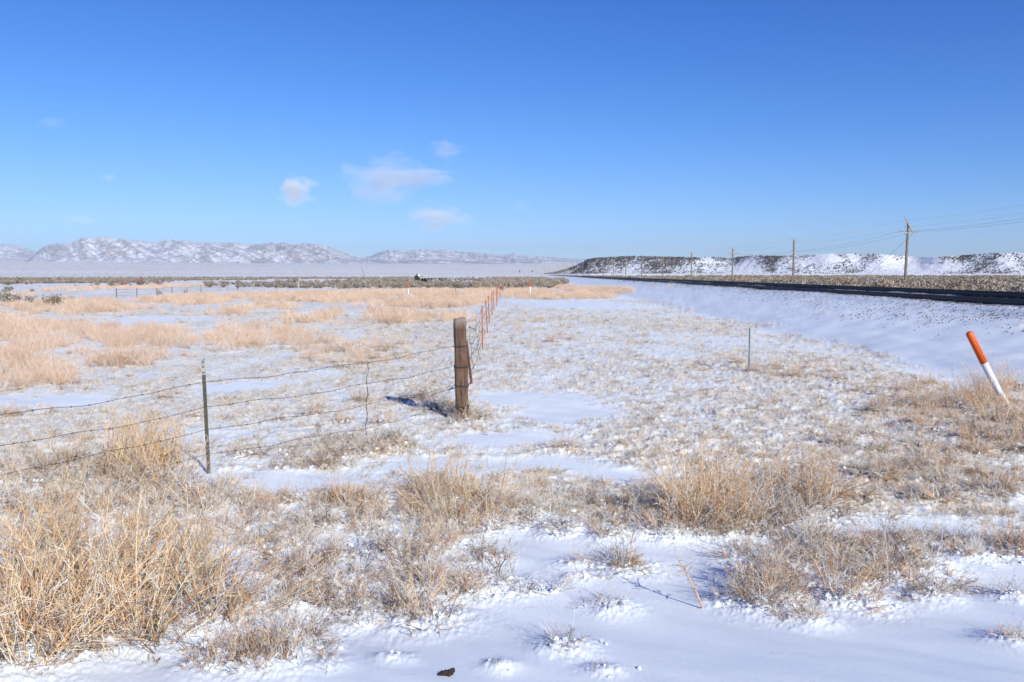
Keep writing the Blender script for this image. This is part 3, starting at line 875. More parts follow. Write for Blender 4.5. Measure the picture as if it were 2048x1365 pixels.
# ------------------------------------------------------------------ mesa on the right
MESA = [(1085,549),(1110,545),(1130,539),(1150,532),(1165,525),(1178,518),(1190,516),(1215,515),(1245,513),(1290,513),(1340,514),(1370,515),(1420,515),(1462,517),(1476,514),(1500,512),(1560,512),(1600,511),(1650,508),(1700,508),(1750,509),(1800,512),(1830,515),(1870,515),(1900,512),(1950,509),(2000,506),(2048,504),(2200,500),(2400,498),(2700,500)]
RFOOT = [(1085,1010),(1180,930),(1300,880),(1450,820),(1600,760),(1800,700),(2048,640),(2400,560),(2700,500)]
def mesa_h(px, s):
    """returns distance and height of the mesa surface; s 0 foot .. 1 crest .. 1.5 back"""
    rf = profile(RFOOT, px)
    gul = 0.30 * np.exp(-((px - 1455) / 45.0) ** 2) + 0.45 * np.exp(-((px - 1815) / 40.0) ** 2)
    run = rf * (0.062 + 0.09 * gul + 0.010 * perlin(px / 70.0, px * 0, 301))
    q = np.clip(s, 0, 1)
    r = rf + run * np.where(s <= 1, q, 1 + (s - 1) * 6)
    zc = CAM_Z + (549 - profile(MESA, px)) / F * (rf + run)
    foot = 1.2 + 0.0022 * rf * (0.4 + 0 * s)
    prof = np.where(q < 0.72, 0.62 * (q / 0.72) ** 1.35, 0.62 + 0.38 * ((q - 0.72) / 0.28) ** 0.8)
    z = foot + np.maximum(zc - foot, 0) * prof
    z = np.where(s > 1, z - 0.3 * (s - 1), z)
    return r, z, zc - foot
def build_mesa():
    na, nr = 1300, 110
    px = np.linspace(1085, 2700, na); s = np.linspace(-0.05, 1.5, nr)
    PX, S = np.meshgrid(px, s)
    R, Z, HH = mesa_h(PX, S)
    X = (PX - 1024) / F * R
    k = np.clip(S, 0, 1)
    am = np.sin(PI * k) + 0.25 * (k > 0.9)
    Z = Z + am * HH * (0.07 * fbm(X / 32, R / 60, 4, 310) + 0.05 * fbm(X / 7, R / 9, 3, 320)) + 0.35 * am * np.abs(fbm(X / 2.2, R / 2.2, 2, 330))
    Z = np.where(S < 0, -1.0, Z)
    pat = fbm(X / 55, R / 80, 3, 340) * 1.6
    base = 0.72 * (1 - sstep(1330, 1440, PX)) + (0.34 - 0.26 * sstep(1560, 1740, PX)) * sstep(1330, 1440, PX)
    dens = base + (0.38 - 0.20 * sstep(1450, 1600, PX)) * sstep(0.3, 0.9, k) + (1.1 + 0.6 * sstep(1450, 1600, PX)) * fbm(X / 60, R / 90, 3, 340) + 0.7 * fbm(X / 15, R / 22, 3, 342) - 0.22
    dens = np.clip(dens, 0, 1) * np.clip(S * 7, 0, 1) * (S <= 1.06)
    dens = np.where(S > 1.06, 0.05, dens)
    rim = (np.abs(k - 0.93) < 0.07) * np.clip(0.6 - 0.55 * sstep(1430, 1560, PX) + 2.4 * fbm(X / 40, X * 0, 3, 350), 0, 1) * (S <= 1.0)
    V = np.stack([X, R, Z], -1).reshape(-1, 3)
    idx = np.arange(nr * na).reshape(nr, na)
    Q = np.stack([idx[:-1, :-1], idx[:-1, 1:], idx[1:, 1:], idx[1:, :-1]], -1).reshape(-1, 4)
    m, nt, b = new_mat("snowy basalt slope")
    v = opos(nt)
    sep = nd(nt, "ShaderNodeSeparateColor"); nt.links.new(attr(nt, "tint").outputs["Color"], sep.inputs[0])
    n = noise(nt, 0.42, 5, 0.72, v, 0.4)
    f = mth(nt, 'MULTIPLY', mth(nt, 'ADD', mth(nt, 'ADD', n, mth(nt, 'MULTIPLY', sep.outputs[0], 0.30)), -0.66), 10.0, True)
    f = mth(nt, 'MAXIMUM', f, mth(nt, 'MULTIPLY', mth(nt, 'ADD', mth(nt, 'ADD', n, mth(nt, 'MULTIPLY', sep.outputs[1], 0.3)), -0.62), 9.0, True))
    rc = ramp(nt, noise(nt, 0.2, 3, 0.6, v), [(0.3, (0.075, 0.065, 0.06)), (0.7, (0.16, 0.135, 0.115))])
    nt.links.new(mix(nt, mth(nt, 'MULTIPLY', f, 0.84), (0.72, 0.73, 0.76), rc), b.inputs["Base Color"])
    b.inputs["Roughness"].default_value = 0.85
    bump(nt, b, n, 0.6, 0.6)
    me = mesh_from("mesa_hill", V, Q, m, True, np.stack([dens, rim, dens * 0], -1).reshape(-1, 3))
    tag(obj("mesa_hill", me), 'flat topped snowy mesa with dark basalt rim on the right', 'hill', kind='structure')
    # loose boulders lying on the slope
    n = 30000
    p = rng.uniform(1090, 2250, n); ss = rng.uniform(0.03, 1.0, n) ** 0.8
    i = ((p - 1085) / (2700 - 1085) * (na - 1)).astype(int); j = ((ss + 0.05) / 1.55 * (nr - 1)).astype(int)
    keep = rng.uniform(size=n) < dens[j, i] ** 1.3 * 0.9
    i = i[keep]; j = j[keep]
    pts = np.stack([X[j, i], R[j, i], Z[j, i] + 0.1], -1) + rng.normal(size=(keep.sum(), 3)) * np.array([0.6, 1.0, 0.05])
    sz = rng.uniform(0.35, 1.0, len(pts)) ** 1.5 * 0.72 * np.clip(pts[:, 1] / 800, 0.6, 1.25)
    mr = simple("basalt", (0.085, 0.075, 0.068), 0.9, 0.4, 1.5)
    tm = [lumps("boulder", mr, [(0, 0, 0)], [1.0], ICO1, 0.5, 0.75) for _ in range(4)]
    for t in tm: t.polygons.foreach_set("use_smooth", np.zeros(len(t.polygons), bool))
    scatter("boulders", pts, sz, tm, 'dark basalt boulders strewn over the snowy mesa slope', 'boulders', 0.5)
build_mesa()

# ------------------------------------------------------------------ railway
def build_track():
    steel = simple("dark rail steel", (0.035, 0.026, 0.024), 0.55, 0.3, 3.0)
    wood = simple("creosoted timber", (0.07, 0.05, 0.04), 0.9, 0.4, 6.0, stretch=(1, 8, 8))
    root = empty("railway_track", (track_x(40.0) + 0.75, 40, 1.1), 0, 'dark single railway track running straight along the snowy embankment', 'railway track')
    inv = Vector(root.location)
    prof = [(-.075,0),(.075,0),(.075,.02),(.02,.035),(.012,.05),(.012,.13),(.036,.145),(.036,.18),(.028,.186),(-.028,.186),(-.036,.18),(-.036,.145),(-.012,.13),(-.012,.05),(-.02,.035),(-.075,.02)]
    ys = [7, 15, 25, 40, 60, 90, 150, 300, 600, 1000]
    for off, z in ((0.0, 1.10), (1.51, 1.25)):
        m = MB(); m.prism(prof, [Vector((track_x(y) + off, y, z)) - inv for y in ys])
        r = m.build("rail", steel, root)
        # joint bars and spikes along the near stretch
        for y in np.arange(22, 90, 11.9):
            jb = MB(); jb.box(Vector((track_x(y) + off, y, z + 0.09)) - inv, (0.085, 0.9, 0.075)); jb.build("joint_bar", steel, r)
    sl = MB(); sl.box((0, 0, -0.085), (2.6, 0.23, 0.17)); me = sl.mesh("sleeper", wood)
    for k in range(100):
        y = 21.0 + 0.55 * k
        o = obj("sleeper", me, root, Vector((track_x(y) + 0.75, y, 1.170)) - inv)
        o.rotation_euler = (0, -math.atan2(0.15, 1.51), random.uniform(-0.02, 0.02))
    # ballast stones on the shoulder
    n = 1500
    y = 20 + rng.uniform(0, 1, n) ** 1.7 * 110
    d = -0.75 - np.abs(rng.normal(size=n)) * 0.8
    mid = rng.uniform(size=n) < 0.35
    d = np.where(mid, rng.uniform(-0.6, 2.2, n), d)
    x = track_x(y) + d
    cx = []; cy = []
    for px, py, rx, k in ((1770,628,0.9,60),(1815,621,1.2,60),(1880,611,0.8,50),(1865,640,0.9,50),(1700,633,0.7,30),(1985,642,1.0,50),(1930,625,0.8,40),(2030,628,0.8,50),(1620,606,0.9,40),(1660,615,0.6,30),(1560,597,1.2,40)):
        g = gp(px, py); cx.append(g.x + rng.normal(size=k) * rx * 0.45); cy.append(g.y + rng.normal(size=k) * rx * 1.6)
    x = np.concatenate([x] + cx); y = np.concatenate([y] + cy); n = len(x)
    z = H(x, y) + 0.02
    ms = simple("ballast stone", (0.17, 0.145, 0.13), 0.9, 0.45, 12)
    tm = [lumps("stone", ms, [(0, 0, 0)], [1.0], ICO1, 0.5, 0.7) for _ in range(3)]
    scatter("ballast_stones", np.stack([x, y, z], 1), rng.uniform(0.009, 0.026, n), tm, 'dark ballast stones poking through the snow beside the rails', 'ballast', 0.5)
build_track()

# ------------------------------------------------------------------ utility poles and wires
M_POLE = simple("weathered pole wood", (0.21, 0.17, 0.135), 0.9, 0.3, 3.0, stretch=(6, 6, 0.6))
M_ARM = simple("bleached cross arm", (0.36, 0.31, 0.27), 0.9, 0.25, 4.0, stretch=(0.6, 6, 6))
M_GLASS = simple("insulator", (0.10, 0.10, 0.11), 0.3, 0.2, 5.0)
M_WIRE = simple("line wire", (0.12, 0.12, 0.13), 0.6, 0.2, 2.0)

POLES = []
def pole_pt(px, base_py, top_py, d):
    X = (px - 1024) / F * d
    z1 = CAM_Z + (549 - top_py) / F * d
    return X, d, float(H(np.array([X]), np.array([d]))[0]), z1
# centre line of the poles: straight, 45 m right of the camera
def utility_pole(x, y, ztop, arms, label, lean=0.0, guy=False):
    z0 = float(H(np.array([x]), np.array([y]))[0]) - 0.3
    h = ztop - z0
    root = empty("utility_pole", (x, y, z0), 0, label, 'utility pole', 'wooden poles along the railway')
    root.rotation_euler = (0, lean, 0)
    m = MB(); m.tube([(0, 0, 0), (0, 0, h * 0.5), (0, 0, h)], [0.17, 0.15, 0.125], 12)
    m.build("pole", M_POLE, root, smooth=False)
    for za, half, tilt, yaw, npin in arms:
        a = MB(); a.box((0, 0, 0), (2 * half, 0.10, 0.125))
        arm = a.build("cross_arm", M_ARM, root, (0, -0.17, h - za))
        arm.rotation_euler = (0, tilt, yaw)
        b = MB()
        for s in (-1, 1):
            b.tube([(s * half * 0.42, -0.02, -0.05), (0, -0.02, -0.62 * min(1, half))], 0.018, 5)
        b.build("brace", M_POLE, arm)
        ins = MB()
        ins.tube([(0, 0, 0.06), (0, 0, 0.12), (0, 0, 0.13), (0, 0, 0.19), (0, 0, 0.21)], [0.014, 0.014, 0.042, 0.038, 0.01], 8)
        im = ins.mesh("insulator", M_GLASS)
        for k in range(npin):
            q = (k + 0.5) / npin * 2 - 1
            obj("insulator", im, arm, (q * half * 0.94, 0, 0))
    if guy:
        g = MB(); g.tube([(0, 0, h - 1.85), (-6.0, -2.0, 0.6)], 0.02, 4); g.build("guy_wire", M_WIRE, root)
    POLES.append((x, y, ztop, root))

D0 = 98.0
ppx = [(1808, 446), (1585, 480), (1463.5, 497), (1381.5, 506), (1324.5, 513), (1282.5, 516), (1250.5, 519), (1226, 521), (1206, 523), (1190, 525), (1177,526.5), (1165,527.5), (1154, 528.5), (1145, 529.3)]
XL = (1808 - 1015) / F * D0
def yof(px): return XL * F / (px - 1015)
lab = ['nearest wooden utility pole with its top cross arm hanging tilted and a guy wire',
       'second wooden utility pole from the right, with a short broken lower cross arm',
       'third wooden utility pole from the right, with two full cross arms',
       'fourth wooden utility pole from the right, one cross arm, in front of the mesa',
       'fifth wooden utility pole from the right, one cross arm',
       'sixth wooden utility pole from the right, dark against the mesa']
for i, (px, ty) in enumerate(ppx):
    y = yof(px); x = (px - 1024) / F * y
    zt = CAM_Z + (549 - ty) / F * y
    if i == 0:
        arms = [(0.30, 1.05, 0.98, 0.25, 2), (1.22, 1.25, 0.05, 0.0, 10)]
    elif i == 1:
        arms = [(0.12, 0.80, 0.0, 0.0, 2), (2.05, 0.48, -0.08, 0.0, 3)]
    elif i == 2:
        arms = [(0.15, 0.80, 0.0, 0.0, 2), (1.15, 1.30, 0.06, 0.0, 10)]
    else:
        arms = [(0.12, 0.90, 0.02, 0.0, 2)]
    l = lab[i] if i < 6 else 'small far wooden pole in the row of poles before the dark end of the mesa'
    utility_pole(x, y, zt, arms, l, lean=0.02 if i == 0 else random.uniform(-0.01, 0.01), guy=(i == 0))
# the row carries on to the distance: thin pale poles close together
for k in range(24):
    px = 1138 - k * 2.9 + random.uniform(-0.6, 0.6)
    y = min(yof(px), 900 + k * 24); x = (px - 1024) / F * y
    top = 528.5 + random.uniform(0, 9) * (k > 4)
    zt = CAM_Z + (549 - top) / F * y
    z0 = float(H(np.array([x]), np.array([y]))[0]) - 0.3
    root = empty("utility_pole", (x, y, z0), 0, 'tiny pale pole in the distant line of poles at the end of the rails', 'utility pole', 'distant poles at the end of the rails')
    m = MB(); m.tube([(0, 0, 0), (0, 0, zt - z0)], [0.22, 0.18], 6); m.box((0, -0.2, zt - z0 - 0.6), (2.2, 0.15, 0.2)); m.build("pole", M_ARM, root)

def wire_run(name, pts, rad, sag, label, cat, group, mat, seg=14, wob=0.0, parent=None):
    m = MB(); full = []
    for a, b in zip(pts[:-1], pts[1:]):
        a = Vector(a); b = Vector(b)
        for k in range(seg):
            t = k / seg
            p = a.lerp(b, t); p.z -= sag * 4 * t * (1 - t)
            if wob: p.z += wob * (math.sin(t * 9 + a.x * 3) * 0.5 + math.sin(t * 23 + a.z * 11) * 0.3) * min(1, 6 * t * (1 - t))
            full.append(p)
    full.append(Vector(pts[-1]))
    m.tube(full, rad, 4)
    o = m.build(name, mat, parent)
    if parent is None: tag(o, label, cat, group)
    return o, full

# conductors from beyond the frame on the right through the poles
p0 = POLES[0]
beyond = (p0[0] - 0.3, p0[1] - 40, p0[2] + 0.6)
for dz, dx, w, lb in ((0.20, -0.5, 0.0045, 'upper thin wire from the top of the poles'), (-0.45, 0.4, 0.0045, 'second thin wire from the top of the poles'),
                  (-1.05, -0.9, 0.008, 'upper one of the two close wires at the lower cross arm'), (-1.08, 0.9, 0.008, 'lower one of the two close wires at the lower cross arm')):
    pts = [(beyond[0] + dx, beyond[1], beyond[2] + dz)] + [(p[0] + dx, p[1], p[2] + dz) for p in POLES[:6]]
    if dz < -1: pts[2] = (pts[2][0], pts[2][1], POLES[1][2] - 1.9)
    wire_run("overhead_wire", pts, w, 0.45, lb, 'overhead wire', 'overhead wires along the poles', M_WIRE)

# ------------------------------------------------------------------ fences
M_RUST = simple("dark fence wire", (0.05, 0.046, 0.045), 0.7, 0.3, 20)
M_GREEN = simple("dull green steel", (0.085, 0.075, 0.05), 0.7, 0.35, 9)
M_GALV = simple("pale post tip", (0.33, 0.34, 0.33), 0.6, 0.4, 30)
M_ORPOST = simple("orange painted steel", (0.37, 0.105, 0.048), 0.6, 0.25, 12)
M_GREY = simple("galvanised steel", (0.33, 0.36, 0.41), 0.5, 0.2, 6, stretch=(8, 8, 1))
M_DARKSLOT = simple("shaded steel web", (0.10, 0.105, 0.12), 0.6, 0.2, 20)

def tpost_mesh(h, mat, studs=True, w=0.036):
    m = MB()
    prof = [(-w/2,-.004),(w/2,-.004),(w/2,.0),(.003,.0),(.003,.034),(-.003,.034),(-.003,.0),(-w/2,.0)]
    m.prism(prof, [(0, 0, -0.15), (0, 0, h)], up=Vector((0, 1, 0)))
    if studs:
        for k in range(int(h / 0.054)):
            m.box((0, -0.007, 0.06 + k * 0.054), (0.014, 0.010, 0.012))
    return m.mesh("post", mat)

W0 = gp(925, 842)          # wooden corner post
T0 = gp(418, 950)          # green steel post
step_v = (T0 - W0)
P3 = T0 + step_v; P3.z = float(H(np.array([P3.x]), np.array([P3.y]))[0])

def h_at(base, py, bpy_):
    """height above base of something seen straight above it at row py"""
    return (bpy_ - py) / F * (base.y / 1.0) * (1 / math.cos(PITCH)) ** 0 * 1.0

# wooden post: a squared, rounded, split and leaning sleeper-like post
def wooden_post():
    m, nt, b = new_mat("weathered timber")
    v = opos(nt)
    mp = nd(nt, "ShaderNodeMapping"); mp.inputs["Scale"].default_value = (26, 26, 2.2)
    nt.links.new(v, mp.inputs["Vector"])
    g = noise(nt, 1.0, 8, 0.72, mp.outputs["Vector"], 0.9)
    s = noise(nt, 6.0, 5, 0.65, v)
    c = ramp(nt, g, [(0.30, (0.035, 0.022, 0.017)), (0.44, (0.095, 0.052, 0.034)), (0.58, (0.155, 0.088, 0.057)), (0.75, (0.24, 0.155, 0.115))])
    c = mix(nt, ramp(nt, s, [(0.58, 0.0), (0.70, 0.75)]), c, (0.06, 0.04, 0.032))
    sx = nd(nt, "ShaderNodeSeparateXYZ"); nt.links.new(v, sx.inputs[0])
    hi = nd(nt, "ShaderNodeMapRange"); hi.inputs["From Min"].default_value = 1.33; hi.inputs["From Max"].default_value = 1.47
    nt.links.new(mth(nt, 'ADD', sx.outputs["Z"], mth(nt, 'MULTIPLY', s, 0.15)), hi.inputs["Value"])
    c = mix(nt, mth(nt, 'MULTIPLY', hi.outputs[0], 0.5), c, (0.40, 0.33, 0.29))
    nt.links.new(c, b.inputs["Base Color"]); b.inputs["Roughness"].default_value = 0.9
    bump(nt, b, g, 0.9, 0.012)
    h = 1.41; w = 0.083; nseg = 60; nring = 40
    V = []
    for i in range(nseg + 1):
        z = -0.2 + (h + 0.2) * i / nseg
        for k in range(nring):
            a = 2 * PI * k / nring
            ca, sa = math.cos(a), math.sin(a)
            e = (abs(ca) ** 7 + abs(sa) ** 7) ** (-1 / 7)
            V.append((w * e * ca, w * e * sa, z))
    V = np.array(V)
    n = fbm(V[:, 0] * 30 + V[:, 1] * 22, V[:, 2] * 1.6 + V[:, 1] * 9, 4, 501) * 0.016 + fbm(V[:, 0] * 8, V[:, 2] * 5 + V[:, 1] * 8, 3, 505) * 0.016
    kn = 0.016 * np.exp(-(((V[:, 0] - 0.075) / 0.05) ** 2 + ((V[:, 2] - 1.02) / 0.05) ** 2)) - 0.02 * np.exp(-(((V[:, 0] - 0.02) / 0.03) ** 2 + ((V[:, 2] - 0.22) / 0.09) ** 2)) * (V[:, 1] < -0.05)
    rr = np.linalg.norm(V[:, :2], axis=1)
    split = -0.016 * np.exp(-((V[:, 0] - 0.035 - 0.012 * np.sin(V[:, 2] * 9)) / 0.006) ** 2) * (V[:, 1] < 0) * sstep(0.25, 0.5, V[:, 2])
    V[:, :2] *= ((rr + n + kn + split) / rr)[:, None]
    top = V[:, 2] > h - 0.03
    V[top, :2] *= 0.95
    V[:, 2] += np.where(top, 0.01 * np.sin(V[:, 0] * 30), 0)
    f = []
    for i in range(nseg):
        for k in range(nring):
            f.append((i * nring + k, i * nring + (k + 1) % nring, (i + 1) * nring + (k + 1) % nring, (i + 1) * nring + k))
    f.append(tuple(nseg * nring + k for k in range(nring)))
    root = empty("fence_post", W0, 0.0, 'thick weathered brown wooden corner post, wrapped with barbed wire', 'fence post')
    root.rotation_euler = (0.01, -0.022, 0.10)
    obj("timber", mesh_from("timber", V, f, m, True), root)
    # wire wound round it
    for z in (1.03, 0.755, 0.49, 0.20):
        mm = MB(); pts = []
        for k in range(31):
            a = 2 * PI * k / 15
            e = (abs(math.cos(a)) ** 7 + abs(math.sin(a)) ** 7) ** (-1 / 7) * 0.096
            pts.append((e * math.cos(a), e * math.sin(a), z - 0.01 + 0.02 * k / 30 + 0.006 * math.sin(a + z * 9)))
        mm.tube(pts, 0.0035, 5); mm.build("wire_loop", M_RUST, root)
wooden_post()

def barbs(m, path, every=0.115):
    acc = 0
    for a, b in zip(path[:-1], path[1:]):
        L = (b - a).length; acc += L
        if acc >= every:
            acc = 0
            d = (b - a).normalized()
            for _ in range(2):
                q = Vector((random.gauss(0, 1), random.gauss(0, 1), random.gauss(0, 1))); q = (q - d * q.dot(d)).normalized()
                m.tube([b - q * 0.011, b + q * 0.011], 0.0016, 4)
            m.tube([b - d * 0.010, b + d * 0.010], 0.0038, 5)

def front_fence():
    root = empty("barbed_wire_fence", T0, 0, 'barbed wire fence of four sagging strands crossing the weeds left of the wooden post', 'barbed wire fence')
    inv = root.location.copy()
    hT = (950 - 720) / F * T0.y * 1.03
    pm = tpost_mesh(hT, M_GREEN)
    po = obj("post", pm, root); po.rotation_euler = (0, -0.022, 0.10)
    po['label'] = 'dull green steel post with pale tip'
    tip = MB(); tip.box((0, -0.0045, hT - 0.075), (0.038, 0.006, 0.17)); tip.build("post_tip", M_GALV, po)
    p2 = obj("post", pm, root, P3 - inv); p2.rotation_euler = (0, 0.03, 0.1)
    # strand heights at the posts
    zt = [950 - k for k in (760.5, 811, 856.5, 907)]
    zT = [k / F * T0.y for k in zt]
    zW = [1.03, 0.755, 0.49, 0.20]
    for i in range(4):
        a = W0 + Vector((-0.09 - 0.03 * zW[i] , -0.02, zW[i])); b = T0 + Vector((-0.022 * zT[i], -0.012, zT[i])); c = P3 + Vector((0.03, -0.01, zT[i] * (0.97 if i else 0.99)))
        m = MB(); path = []
        segs = ((a, b, 0.045), (b, c, 0.10))
        for s, (p, q, sg) in enumerate(segs):
            for k in range(48):
                t = k / 48
                w = p.lerp(q, t); w.z -= sg * 4 * t * (1 - t)
                w.z += 0.011 * (math.sin(t * 14 + i * 1.7 + s) + 0.5 * math.sin(t * 37 + i * 2.3)) * min(1, 8 * t * (1 - t))
                w.y += 0.01 * math.sin(t * 17 + i)
                path.append(w - inv)
        path.append(c - inv)
        m.tube(path, 0.0025, 5); barbs(m, path)
        m.build("wire_strand", M_RUST, root)
    # loose wire stay between the strands
    s0 = W0.lerp(T0, 0.44)
    m = MB()
    top = s0 + Vector((0.0, 0, 0.93)); 
    pts = [top - inv + Vector((0.012 * math.sin(k * 1.7) - 0.03 * k / 12 - 0.02, 0, -0.90 * k / 12)) for k in range(13)]
    m.tube(pts, 0.0032, 5)
    m.tube([p + Vector((0.008 * math.sin(k * 2.9), 0.004, 0)) for k, p in enumerate(pts)], 0.0028, 5)
    m.build("wire_stay", M_RUST, root)
front_fence()

def back_fence():
    spec = [(964,611,965,700),(971.6,600,975,668),(976.6,593,979,648),(983.7,586,984.5,630),(986,581,988.5,622),(992.8,573.5,993,613.5),(995,570,995,605),(1000,567.5,1000,597),(1005,565.5,1005,590),(1006.8,564.5,1006.5,585),(1008.5,563.5,1008,581)]
    base0 = gp(spec[0][2], spec[0][3])
    root = empty("wire_fence", base0, 0, 'wire fence on a receding line of orange steel posts behind the wooden post', 'wire fence')
    inv = root.location.copy()
    tops = []; 
    for i, (tx, ty, bx, by) in enumerate(spec):
        b = gp(bx, by); h = (by - ty) / F * b.y
        h = min(max(h, 1.1), 1.3)
        o = obj("post", tpost_mesh(h, M_ORPOST, i < 6, 0.036 if i < 3 else 0.045), root, b - inv)
        o.rotation_euler = (random.uniform(-0.02, 0.02), math.atan2((tx - bx) / F * b.y, h), random.uniform(-0.2, 0.2))
        o['label'] = 'orange painted steel post'
        tp = MB(); tp.tube([(0, -0.006, h), (0.01, -0.01, h + 0.06), (-0.012, -0.01, h + 0.10)], 0.007, 5); tp.build("post_clip", M_GREY, o)
        tops.append((b, h, (tx - bx) / F * b.y))
    for i, fr in enumerate((0.90, 0.66, 0.42, 0.18)):
        zW = (1.32, 1.10, 0.88, 0.62)[i]
        pts = [W0 + Vector((0.09, 0.03, zW - 0.03))] + [b + Vector((lean * fr - 0.02, 0, h * fr)) for b, h, lean in tops]
        m = MB(); path = []
        for s, (p, q) in enumerate(zip(pts[:-1], pts[1:])):
            n = 40 if s == 0 else 14
            sg = (0.20, 0.16, 0.10, 0.05)[i] if s == 0 else 0.05
            for k in range(n):
                t = k / n
                w = p.lerp(q, t); w.z -= sg * 4 * t * (1 - t)
                w.z += 0.02 * (math.sin(t * 16 + i * 2.1 + s) + 0.4 * math.sin(t * 41 + i)) * min(1, 8 * t * (1 - t))
                w.x += 0.012 * math.sin(t * 11 + i + s) * min(1, 8 * t * (1 - t))
                path.append(w - inv)
        path.append(pts[-1] - inv)
        m.tube(path, 0.0025, 5); barbs(m, path[:90], 0.13)
        m.build("wire_strand", M_RUST, root)
    for (px, y0, y1) in ((942, 650, 742), (954.5, 640, 718), (948.5, 716, 742)):
        d = 15.2 if px < 950 else 18.0
        a = at_dist(px - 4, y0, d); b = at_dist(px + (4 if px != 948.5 else 2), y1, d)
        m = MB(); m.tube([a.lerp(b, k / 8) - inv + Vector((0.015 * math.sin(k * 1.9), 0, 0)) for k in range(9)], 0.004, 5)
        m.build("wire_stay", M_RUST, root)
back_fence()

# orange brace leaning on the wooden post
def brace():
    b = gp(943.5, 769)
    top = at_dist(932.0, 682, W0.y + 0.14)
    root = empty("brace_post", b, 0, 'orange steel brace leaning against the back of the wooden post', 'brace post')
    v = top - Vector(b)
    o = obj("post", tpost_mesh(v.length, M_ORPOST, True, 0.045), root)
    o.rotation_euler = v.to_track_quat('Z', 'Y').to_euler()
brace()

# thin fence far on the left
def far_fence():
    spec = [(233,577.5,597,.05),(274,577,595.5,.05),(314,576.5,592,.06),(344,574,588.5,.05),(374,575,586.5,.05),(402,570.5,586,.05),(440,570.5,583,.09),(456,570,583,.12),(475,566,581,.06),(508,565,578,.11),(597,562,578,.20)]
    b0 = gp(spec[0][0], spec[0][2])
    root = empty("wire_fence", b0, 0, 'low fence of thin dark posts across the snowy flat far on the left', 'wire fence')
    inv = root.location.copy(); pts = []
    dark = simple("dark post", (0.10, 0.085, 0.075), 0.8); pale = simple("grey wood post", (0.36, 0.31, 0.26), 0.9)
    for i, (px, ty, by, w) in enumerate(spec):
        b = gp(px, by); h = (by - ty) / F * b.y
        m = MB()
        m.tube([(0, 0, -0.2), (0.01, 0, h * 0.5), (0, 0, h)], [w * 0.75, w * 0.7, w * 0.65], 6)
        o = m.build("post", pale if w > 0.08 else dark, root, b - inv); pts.append((b, h))
    for fr in (0.92, 0.6, 0.3):
        m = MB(); path = []
        for (a, ha), (b, hb) in zip(pts[:-1], pts[1:]):
            for k in range(6):
                t = k / 6; p = (a + Vector((0, 0, ha * fr))).lerp(b + Vector((0, 0, hb * fr)), t); p.z -= 0.12 * t * (1 - t); path.append(p - inv)
        m.tube(path, 0.006, 4); m.build("wire_strand", M_RUST, root)
far_fence()

# net remnants hung on that fence
for px, by, wpx, hpx, lb in ((322, 592, 22, 13, 'grey wire netting heaped around a thin post, larger of two'), (371, 587, 9, 10, 'dark scrap of netting caught on a thin post, smaller of two')):
    b = gp(px, by); s = b.y / F
    P = []; R = []
    for k in range(34):
        t = k / 33; x = (t - 0.5) * wpx * s
        e = 1 - abs(t - 0.3) / 0.7
        P.append([(x, 0.1 * math.sin(k), 0), (x * 0.75, 0.1 * math.cos(k * 2), hpx * s * e * 0.5), (x * 0.35 - 0.1, 0.05, hpx * s * e)]); 
    for k in range(6):
        t = (k + 1) / 7; P.append([(-wpx * s * 0.45 * (1 - t), 0, hpx * s * t * 0.8), (0, 0.12, hpx * s * t * 0.7), (wpx * s * 0.45 * (1 - t), 0, hpx * s * t * 0.5)])
    P = np.array(P); v, q, c = tubes(P, np.full(P.shape[:2], 0.014), np.tile(np.array([(0.30, 0.27, 0.25)]), (len(P), 1)))
    tag(obj("wire_netting", mesh_from("wire_netting", v, q, M_STEM, False, c), None, b), lb, 'wire netting')

